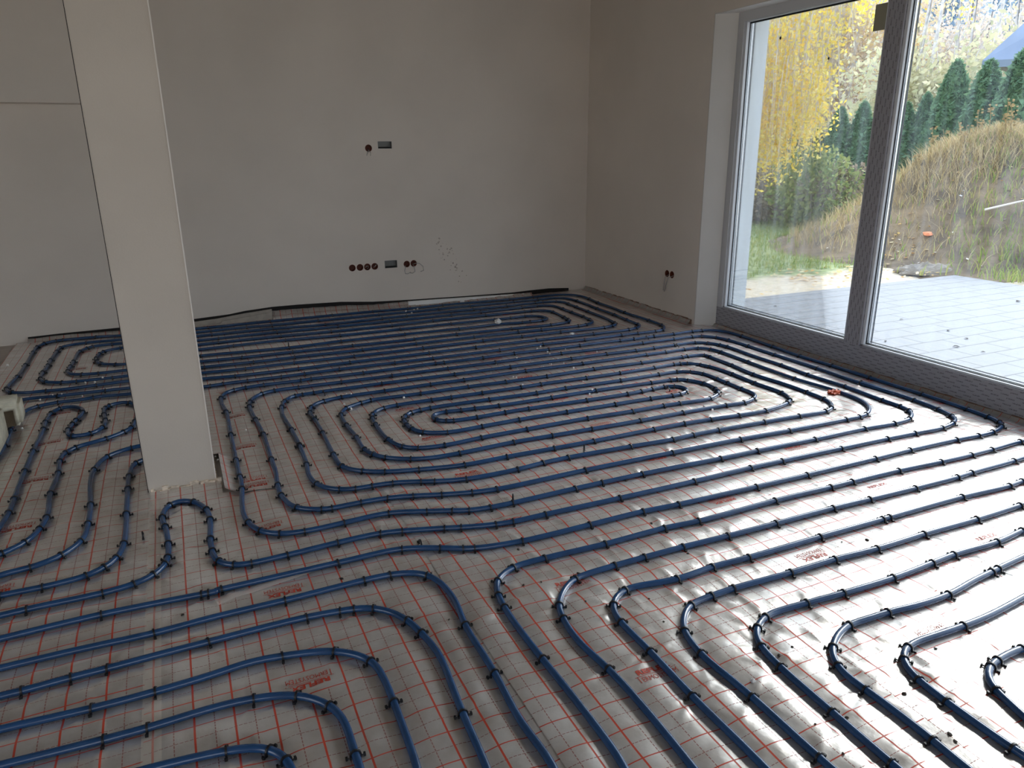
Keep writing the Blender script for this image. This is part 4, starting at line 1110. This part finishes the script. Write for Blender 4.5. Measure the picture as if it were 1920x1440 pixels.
# ground
def ground_z(x, y):
    z = -0.05 + .03 * vnoise(x * .6, y * .6, 2) + .012 * vnoise(x * 2.3, y * 2.3, 12)
    return z
MC = (10.35, 7.55); MD = (0.806, 0.592)     # mound centre, view direction
def mound_z(x, y):
    u = (x - MC[0]) * MD[0] + (y - MC[1]) * MD[1]; v = -(x - MC[0]) * MD[1] + (y - MC[1]) * MD[0]
    u = u - .25
    r = (np.abs(u) / 2.05) ** 2.6 + (np.abs(v + .7) / np.where(v > -.7, 2.15, 3.2)) ** 2.2
    z = 1.72 * np.exp(-r * 1.25)
    z += .10 * vnoise(x * 1.6, y * 1.6, 31) * np.clip(z, 0, 1) + .05 * vnoise(x * 4, y * 4, 33) * np.clip(z * 2, 0, 1)
    return z
gxs = np.arange(4.0, 62.01, .5); gys = np.arange(-20, 70.01, .5)
GXX, GYY = np.meshgrid(gxs, gys); GZ = ground_z(GXX, GYY)
GZ = np.where((GXX < 9) & (GYY < 6.3), -.10, GZ)
V = np.stack([GXX.ravel(), GYY.ravel(), GZ.ravel()], 1); idx = np.arange(GXX.size).reshape(GXX.shape)
F = np.stack([idx[:-1, :-1].ravel(), idx[:-1, 1:].ravel(), idx[1:, 1:].ravel(), idx[1:, :-1].ravel()], 1)
struct('ground', link('ground', fast_mesh('ground', V, F, True), M['ground']))
g2 = MB().box(-60, 62, -60, 90, -.6, -.2).build('ground', M['ground']); g2['kind'] = 'structure'
# mound
mxs = np.arange(6.5, 15.5, .09); mys = np.arange(3.0, 12.5, .09)
MX, MY = np.meshgrid(mxs, mys); MZ = mound_z(MX, MY)
V = np.stack([MX.ravel(), MY.ravel(), (MZ - .16).ravel()], 1); idx = np.arange(MX.size).reshape(MX.shape)
F = np.stack([idx[:-1, :-1].ravel(), idx[:-1, 1:].ravel(), idx[1:, 1:].ravel(), idx[1:, :-1].ravel()], 1)
ctr = V[F].mean(1); F = F[(ctr[:, 2] > -.14) & ~((ctr[:, 0] < 8.45) & (ctr[:, 1] < 5.85))]
o = link('earth_mound', fast_mesh('earth_mound', V, F, True), M['soil']); tag(o, 'overgrown heap of brown earth beyond the paved patio', 'mound')
def mz(x, y): return np.maximum(mound_z(x, y) - .16, ground_z(x, y))

def blades(name, xs, ys, zs, h, wd, lean, mat, label, cat):
    n = len(xs); a = rng.uniform(0, 6.283, n); la = rng.uniform(0, 6.283, n)
    hh = h * rng.uniform(.5, 1.3, n); ll = lean * rng.uniform(.2, 1.3, n) * hh
    dx = np.cos(a) * wd; dy = np.sin(a) * wd
    b0 = np.stack([xs - dx, ys - dy, zs - .01], 1); b1 = np.stack([xs + dx, ys + dy, zs - .01], 1)
    m0 = np.stack([xs - dx * .7 + np.cos(la) * ll * .35, ys - dy * .7 + np.sin(la) * ll * .35, zs + hh * .6], 1)
    m1 = np.stack([xs + dx * .7 + np.cos(la) * ll * .35, ys + dy * .7 + np.sin(la) * ll * .35, zs + hh * .6], 1)
    t0 = np.stack([xs - dx * .15 + np.cos(la) * ll, ys - dy * .15 + np.sin(la) * ll, zs + hh], 1)
    t1 = np.stack([xs + dx * .15 + np.cos(la) * ll, ys + dy * .15 + np.sin(la) * ll, zs + hh], 1)
    V = np.stack([b0, b1, m1, m0, t1, t0], 1).reshape(-1, 3)
    k = np.arange(n)[:, None] * 6
    F = np.concatenate([k + np.array([[0, 1, 2, 3]]), k + np.array([[3, 2, 4, 5]])], 0)
    o = link(name, fast_mesh(name, V, F), mat); tag(o, label, cat, kind='stuff'); return o
def scatter(n, fn):
    out = []
    while sum(len(a) for a in out) < n:
        x = rng.uniform(5.5, 15.5, 4000); y = rng.uniform(3, 13, 4000)
        k = fn(x, y) > rng.uniform(0, 1, 4000); out.append(np.stack([x[k], y[k]], 1))
    P_ = np.concatenate(out)[:n]; return P_[:, 0], P_[:, 1]
def lat(x, y): return -(x - MC[0]) * MD[1] + (y - MC[1]) * MD[0]
def clear(x, y): return ~((x < 8.45) & (y < 5.85))
fm = lambda x, y: (mound_z(x, y) > .20) * (.12 + .88 * np.clip(mound_z(x, y) - .7, 0, 1)) * clear(x, y) * (vnoise(x * 1.1, y * 1.1, 50) > -.75) * np.where((lat(x, y) < -.3) & (mound_z(x, y) < 1.1), .15, 1)
x, y = scatter(13000, fm); blades('dry_grass', x, y, mz(x, y), .17, .0045, .9, M['grass_dry'], 'tall dry brown weeds growing all over the earth mound', 'dry grass')
fm = lambda x, y: (mound_z(x, y) > .05) * np.clip(.10 - lat(x, y) * .6, 0.04, 1) * clear(x, y)
x, y = scatter(17000, fm); blades('green_weeds', x, y, mz(x, y), .12, .0075, .6, M['grass_green'], 'green weeds covering the right flank of the mound', 'weeds')
fm = lambda x, y: (mound_z(x, y) < .14) * (y > 6.9 + .5 * vnoise(x, y, 9)) * np.clip(.55 + .5 * vnoise(x * .8, y * .8, 61), 0, 1) * 1.0 * clear(x, y)
x, y = scatter(15000, fm); blades('lawn_grass', x, y, mz(x, y), .055, .006, .5, M['grass_green'], 'short green lawn grass left of the mound', 'grass')
def litter(name, n, fn, size, mat, label, cat):
    x, y = scatter(n, fn); z = mz(x, y) + .012
    a = rng.uniform(0, 6.283, n); s = size * rng.uniform(.5, 1.2, n)
    tl = rng.uniform(-.5, .5, n)
    V = np.stack([np.stack([x + s * np.cos(a + q), y + s * np.sin(a + q) * .8, z + s * tl * math.cos(q) + .01], 1) for q in (0, 1.57, 3.14, 4.71)], 1).reshape(-1, 3)
    F = np.arange(n * 4).reshape(n, 4)
    o = link(name, fast_mesh(name, V, F), mat); tag(o, label, cat, kind='stuff')
litter('fallen_leaves', 520, lambda x, y: (y < 7.1) * (y > 5.75) * np.clip(.15 + vnoise(x * 1.5, y * 1.5, 71), 0, 1) * clear(x, y), .028, M['leaf_fallen'], 'yellow and brown fallen leaves along the edge of the paving', 'leaves')
litter('pale_rubbish', 220, lambda x, y: (mound_z(x, y) > .15) * (mound_z(x, y) < 1.1) * .4 * clear(x, y), .022, M['bits_pale'], 'pale scraps and stones strewn over the mound', 'rubbish')
# rubble heap at the corner of the patio
bm = bmesh.new(); bmesh.ops.create_icosphere(bm, subdivisions=4, radius=1)
for v in bm.verts:
    k = 1 + .16 * float(vnoise(np.array([v.co.x * 3.1 + 7]), np.array([v.co.y * 3.1 + v.co.z * 2]), 3)[0]) + .06 * float(vnoise(np.array([v.co.x * 9]), np.array([v.co.y * 9]), 6)[0])
    v.co = Vector((v.co.x * .34 * k, v.co.y * .16 * k, max(v.co.z, -.2) * .10 * k * (1 + .3 * rnd.uniform(-1, 1))))
me = bpy.data.meshes.new('rubble_heap'); bm.to_mesh(me); bm.free()
o = link('rubble_heap', me, M['rubble']); o.location = (8.35, 6.16, -.04); o.rotation_euler = (0, 0, -.4); tag(o, 'small grey heap of sandy rubble at the far edge of the patio', 'rubble heap')
o = link('orange_litter', pebble(.06, 5, .6), M['orange2']); o.location = (8.93, 6.62, .52); o.location.z = float(mz(8.93, 6.62)) + .05; tag(o, 'bright orange piece of litter on the mound slope', 'litter')
o = link('white_litter', pebble(.06, 8, .8), M['foam']); o.location = (8.45, 7.15, float(mz(8.45, 7.15)) + .05); tag(o, 'torn white paper on the mound beside the mullion', 'litter')
for i, (x, y, s) in enumerate([(7.481, 4.467, 1.3), (5.651, 3.711, .8), (5.352, 3.582, 1.1), (5.01, 3.933, .7), (5.385, 3.393, .6), (5.77, 3.954, .9), (5.211, 5.353, .8), (5.786, 4.415, .7)]):
    mb = MB(); s *= .022
    pts = [(-s, 0), (-s * .3, s * .6), (s * .5, s * .5), (s * 1.1, 0), (s * .4, -s * .5), (-s * .4, -s * .5)]
    n = len(pts)
    mb.v = [(a, b, .004 + .5 * abs(b)) for a, b in pts] + [(a, b, .006 + .5 * abs(b)) for a, b in pts]
    mb.f = [tuple(range(n))[::-1], tuple(range(n, 2 * n))] + [(q, (q + 1) % n, n + (q + 1) % n, n + q) for q in range(n)]
    o = mb.build('dry_leaf', M['debris']); o.location = (x, y, -.03); o.rotation_euler = (0, 0, i * 1.3)
    tag(o, 'small dark dry leaf lying on the grey patio paving', 'leaf', 'dry leaves on the patio')

def leaf_cloud(name, C, size, elong=1.0):
    """C (n,3) centres -> randomly turned small quads"""
    n = len(C); a = rng.normal(size=(n, 3)); a /= np.linalg.norm(a, axis=1, keepdims=True)
    b = rng.normal(size=(n, 3)); b -= (a * b).sum(1, keepdims=True) * a; b /= np.linalg.norm(b, axis=1, keepdims=True)
    s = size * rng.uniform(.6, 1.3, n)[:, None]
    V = np.stack([C + a * s * elong, C + b * s * .55, C - a * s * elong, C - b * s * .55], 1).reshape(-1, 3)
    return fast_mesh(name, V, np.arange(4 * n).reshape(n, 4))

# birch with hanging yellow leaves
BX, BY = 7.55, 8.55
view = np.array([0.660, 0.752]); side = np.array([0.752, -0.660])
root = empty('birch_tree', (BX, BY, 0)); tag(root, 'birch with hanging yellow autumn leaves beside the outside wall', 'tree')
C = []; twigs = MB()
def strand(u, w_, ztop, ln, n, spread):
    x0 = side[0] * u + view[0] * w_; y0 = side[1] * u + view[1] * w_
    drift = rnd.uniform(-.15, .15)
    for k in range(n):
        t = rnd.random()
        C.append((x0 + drift * t * side[0] + rnd.gauss(0, spread), y0 + drift * t * side[1] + rnd.gauss(0, spread), ztop - ln * t + rnd.gauss(0, .02)))
    twigs.tube([(x0, y0, ztop), (x0 + drift * .5 * side[0], y0 + drift * .5 * side[1], ztop - ln * .5), (x0 + drift * side[0], y0 + drift * side[1], ztop - ln)], [.006, .004, .002], 4)
for i in range(330):   # dense main mass
    u = rnd.uniform(-.55, .95) if i < 180 else rnd.uniform(-.55, .45); w_ = rnd.uniform(-.8, .9)
    zt = rnd.uniform(1.9, 3.3); bottom = .75 + .5 * rnd.random() + max(0, u - .55) * 1.2
    if u < -.1: bottom -= .25
    strand(u, w_, zt, max(.3, zt - bottom) * rnd.uniform(.5, 1), 42, .055)
for i in range(120):   # looser upper crown reaching right
    u = rnd.uniform(-.3, 2.0) if i < 90 else rnd.uniform(0, 2.6); w_ = rnd.uniform(-.6, 1.2)
    zt = rnd.uniform(2.8, 4.0) if u < 1.1 else rnd.uniform(3.3, 4.2)
    strand(u, w_, zt, rnd.uniform(.4, 1.1) * (1 if u < 1.1 else .6), 26, .08)
C = np.array(C)
link('foliage', leaf_cloud('birch_foliage', C, .030), M['leaf_birch'], root)
twigs.tube([(-.75 * side[0], -.75 * side[1], -.1), (-.72 * side[0], -.72 * side[1], 2.5), (-.6 * side[0], -.6 * side[1], 5.2)], [.11, .08, .04], 8)
for u in np.linspace(-.2, 3.2, 9):
    twigs.tube([(-.7 * side[0], -.7 * side[1], 3.0 + .15 * u), (u * .5 * side[0], u * .5 * side[1], 4.0 + .1 * u), (u * side[0], u * side[1], 4.6)], [.03, .018, .006], 5)
twigs.build('branches', M['bark_pale'], root)

# thuja hedge trees
def thuja_mesh(h, r, seed):
    rr = np.random.default_rng(seed); n = 5200
    t = rr.uniform(0, 1, n) ** 1.0; ang = rr.uniform(0, 6.283, n)
    rad = r * (1 - t) ** .62 * (1.0 + .10 * np.sin(ang * 5 + t * 9)) * rr.uniform(.80, 1.04, n)
    C = np.stack([np.cos(ang) * rad, np.sin(ang) * rad, t * h], 1)
    return leaf_cloud('thuja', C, .075, 1.3)
TH = []
for k in range(3):
    core = MB()
    fol = thuja_mesh(3.6, .85, 40 + k); fol.materials.append(M['leaf_thuja'])
    n = 14; v = []; f = []
    for j in range(10):
        t = j / 10; rad = .85 * (1 - t) ** .62 * .86
        v += [(rad * math.cos(6.283 * q / n), rad * math.sin(6.283 * q / n), t * 3.6) for q in range(n)]
    for j in range(9):
        for q in range(n): f.append((j * n + q, j * n + (q + 1) % n, (j + 1) * n + (q + 1) % n, (j + 1) * n + q))
    v.append((0, 0, 3.55)); f += [(9 * n + q, 9 * n + (q + 1) % n, len(v) - 1) for q in range(n)]
    cm = mesh('thuja_core', v, f, True); cm.materials.append(M['leaf_thuja'])
    TH.append((fol, cm))
def thuja(px, py, s, hs, label, k):
    root = empty('thuja', (px, py, -.1)); root.scale = (s, s, hs)
    tag(root, label, 'thuja', 'row of thuja hedge trees behind the mound')
    o = bpy.data.objects.new('foliage', TH[k % 3][0]); COL.objects.link(o); o.parent = root
    o = bpy.data.objects.new('inner_foliage', TH[k % 3][1]); COL.objects.link(o); o.parent = root
def at(px, d):
    """point on the ground at picture column px (0..1920) and ground distance d from the camera foot"""
    q = cam.matrix_world.to_3x3() @ Vector((px - 960, 0, -1385)) ; q2 = cam.matrix_world.to_3x3() @ Vector((px - 960, 448, -1385))
    v = Vector((q2.x, q2.y)).normalized() * d
    return v.x, v.y
ths = [(1488, 19.5, .62, .60, 'leftmost small thuja beside the birch leaves'), (1532, 19.5, .60, .54, 'low rounded thuja, second from left in the hedge'),
       (1570, 19, .66, .65, 'thuja left of the mullion, third in the hedge'), (1612, 19, .66, .68, 'tallest thuja just left of the mullion'),
       (1648, 19, .60, .60, 'thuja hidden mostly behind the mullion'),
       (1692, 18.5, .60, .66, 'small thuja just right of the mullion'), (1726, 18.5, .60, .71, 'small pointed thuja, second right of the mullion'),
       (1772, 18, .82, .86, 'tall pointed thuja right of centre in the right pane'), (1832, 17.5, .88, .84, 'tall thuja in front of the roof overhang'),
       (1892, 17, .95, .87, 'wide tall thuja below the grey roof'), (1950, 17, .95, .85, 'thuja cut by the right picture edge')]
for i, (px, d, s, hs, lb) in enumerate(ths):
    x, y = at(px, d); thuja(x, y, s, hs, lb, i)

# shrubs in front of the hedge
def shrub(px, d, r, h, mat, label, n=2600, sz=.05):
    x, y = at(px, d); root = empty('shrub', (x, y, -.1)); tag(root, label, 'shrub')
    q = rng.normal(size=(n, 3)); q /= np.linalg.norm(q, axis=1, keepdims=True)
    rad = rng.uniform(.55, 1.05, n)[:, None]
    C = q * rad * np.array([r, r, h * .55]) + np.array([0, 0, h * .5]); C[:, 2] = np.maximum(C[:, 2], .03)
    C += .12 * r * np.stack([vnoise(C[:, 2] * 4, C[:, 0] * 4, 3), vnoise(C[:, 2] * 4, C[:, 1] * 4, 4), C[:, 0] * 0], 1)
    link('foliage', leaf_cloud('shrub_foliage', C, sz), mat, root)
    mb = MB()
    for k in range(7):
        a = k * .9; mb.tube([(0, 0, 0), (.3 * r * math.cos(a), .3 * r * math.sin(a), h * .4), (.7 * r * math.cos(a), .7 * r * math.sin(a), h * .8)], [.02, .012, .005], 5)
    mb.build('stems', M['bark'], root)
shrub(1535, 15.5, .85, 1.5, M['leaf_bush'], 'yellow green bush on the lawn in front of the thujas')
shrub(1480, 17, 1.0, .95, M['leaf_twig'], 'brownish low bush behind the lawn below the birch leaves', 2200)
shrub(1412, 16.5, .8, 1.2, M['leaf_twig'], 'brown grey bush at the outside wall behind the lawn', 1800)
shrub(1600, 16, .7, 1.2, M['leaf_twig'], 'twiggy brown bush left of the mullion', 1600)
# tall weeds on the mound crest
for i in range(16):
    px = rnd.uniform(1700, 1905); x, y = at(px, rnd.uniform(12.2, 13.2)); h = rnd.uniform(.25, .5); zb = float(mz(x, y))
    mb = MB(); mb.tube([(0, 0, 0), (.03, .02, h * .6), (.05 * rnd.uniform(-1, 1), .05, h)], [.006, .005, .004], 5)
    for k in range(12):
        a = rnd.uniform(0, 6.28); z = h * rnd.uniform(.5, 1.0); mb.box(.04 * math.cos(a) - .012, .04 * math.cos(a) + .012, .04 * math.sin(a) - .008, .04 * math.sin(a) + .008, z, z + .02)
    o = mb.build('dry_weed', M['grass_dry']); o.location = (x, y, zb - .02); tag(o, 'tall dry weed stalk with seed heads on top of the mound', 'weed', 'dry weed stalks on the mound crest')
o = MB().tube([(0, 0, 0), (.35, -.3, .13), (.62, -.52, .20)], [.014, .011, .006], 6).build('dry_stick', M['bark_pale']); x, y = at(1868, 11.2); o.location = (x, y, float(mz(x, y)) + .16); tag(o, 'pale bent stick lying in the weeds at the right edge', 'stick')

# forest behind, distance haze painted into its pale leaf colours
def tree_mesh(kind, seed):
    rr = np.random.default_rng(seed); n = 3000
    if kind == 'pine':
        t = rr.uniform(0, 1, n) ** .8; ang = rr.uniform(0, 6.283, n); rad = 2.2 * (1 - t) ** .8 * np.sqrt(rr.uniform(.15, 1, n)) * (1 + .2 * np.sin(t * 40))
        C = np.stack([np.cos(ang) * rad, np.sin(ang) * rad, 1.5 + t * 12], 1); sz = .20
    else:
        top = 3.9 if kind == 'lime' else 7.6
        nb = 30; cb = np.stack([rr.normal(0, .85, nb), rr.normal(0, .85, nb), rr.uniform(.6, top, nb)], 1)
        k = rr.integers(0, nb, n); C = cb[k] + rr.normal(0, 1, (n, 3)) * np.array([.36, .36, .5]); C[:, 2] = np.maximum(C[:, 2], .1); sz = .10
    return leaf_cloud('tree_' + kind, C, sz)
def trunk_mesh(seed):
    rr = random.Random(seed); mb = MB()
    mb.tube([(0, 0, 0), (rr.uniform(-.1, .1), 0, 3.5), (rr.uniform(-.3, .3), .1, 7.5)], [.10, .08, .03], 6)
    for k in range(7):
        a = rr.uniform(0, 6.28); z = rr.uniform(1.5, 5)
        mb.tube([(0, 0, z), (.5 * math.cos(a), .5 * math.sin(a), z + .8), (.8 * math.cos(a), .8 * math.sin(a), z + 1.8)], [.035, .02, .01], 4)
    return mesh('trunk', mb.v, mb.f, True)
KIN = {}
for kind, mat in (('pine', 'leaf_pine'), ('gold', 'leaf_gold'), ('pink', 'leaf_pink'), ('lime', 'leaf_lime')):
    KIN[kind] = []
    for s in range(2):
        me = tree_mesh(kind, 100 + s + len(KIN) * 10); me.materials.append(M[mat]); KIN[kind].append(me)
TRK = []
for s in range(3):
    me = trunk_mesh(s); me.materials.append(M['bark_pale']); TRK.append(me)
kname = {'pine': ('blue grey conifer standing in the haze-painted forest behind the hedge', 'conifers in the forest'),
         'gold': ('golden yellow autumn tree in the haze-painted forest behind the hedge', 'golden trees in the forest'),
         'pink': ('thin rusty beige tree in the haze-painted forest behind the hedge', 'rusty trees in the forest'),
         'lime': ('pale yellow green tree at the forest edge behind the hedge', 'pale green trees at the forest edge')}
plan = []
for i in range(15): plan.append((1402 + i * 40, 52 + rnd.uniform(-2, 3), 'pine', rnd.uniform(.74, .86)))
for i in range(15): plan.append((1390 + i * 40, 44 + rnd.uniform(-2, 4), 'pine', rnd.uniform(.66, .80)))
for i, px in enumerate(range(1390, 1960, 30)):
    kd_ = 'gold' if px < 1500 else ('pink' if px < 1660 else ('gold' if px < 1710 else 'pink'))
    if i % 4 == 3: kd_ = 'gold'
    plan.append((px + rnd.uniform(-8, 8), rnd.uniform(33, 39), kd_, rnd.uniform(.95, 1.15) if px < 1660 else rnd.uniform(.72, .98)))
for px in range(1660, 1960, 34):
    plan.append((px + rnd.uniform(-8, 8), rnd.uniform(27, 30), 'lime', rnd.uniform(.85, 1.05)))
for a in range(2020, 2500, 70): plan.append((a, 42, 'pine', .75))
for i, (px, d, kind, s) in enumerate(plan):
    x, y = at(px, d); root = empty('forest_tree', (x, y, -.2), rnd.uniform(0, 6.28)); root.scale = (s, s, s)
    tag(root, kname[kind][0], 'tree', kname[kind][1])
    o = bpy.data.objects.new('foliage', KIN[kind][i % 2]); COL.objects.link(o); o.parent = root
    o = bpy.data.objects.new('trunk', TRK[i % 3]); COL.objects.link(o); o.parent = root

# neighbour's house: grey roof with a wide eave and a brace under it
hx, hy = at(1815, 22.0)
root = empty('neighbour_house', (hx, hy, 0)); tag(root, 'neighbouring house corner with a dark blue grey pitched roof', 'house')
# eave line runs roughly across the view to the right; roof rises away
ax = np.array([0.56, -0.83]); dp = np.array([0.83, 0.56])
def hp(u, w_, z): return (ax[0] * u + dp[0] * w_, ax[1] * u + dp[1] * w_, z)
ez = 1.45 + 22 * .0856
v = [hp(0, 0, ez), hp(7, 0, ez - .05), hp(7, 5, ez + 4.6), hp(3.6, 5, ez + 4.4),
     hp(0, 0, ez - .16), hp(7, 0, ez - .21), hp(7, 5, ez + 4.4), hp(3.6, 5, ez + 4.2)]
f = [(0, 1, 2, 3), (4, 7, 6, 5), (0, 4, 5, 1), (1, 5, 6, 2), (2, 6, 7, 3), (3, 7, 4, 0)]
link('roof', mesh('roof', v, f), M['roof'], root)
mb = MB()
q0 = hp(2.05, 1.1, 0); q1 = hp(7, 1.1, 0); q2 = hp(7, 5, 0); q3 = hp(2.05, 5, 0)
mb.prism([q0[:2], q1[:2], q2[:2], q3[:2]], -.2, ez + .4)
mb.build('wall', M['house'], root)
MB().tube([hp(.35, .25, ez - .12), hp(2.0, 1.0, ez - .72)], .07, 6).build('brace', M['timber'], root)
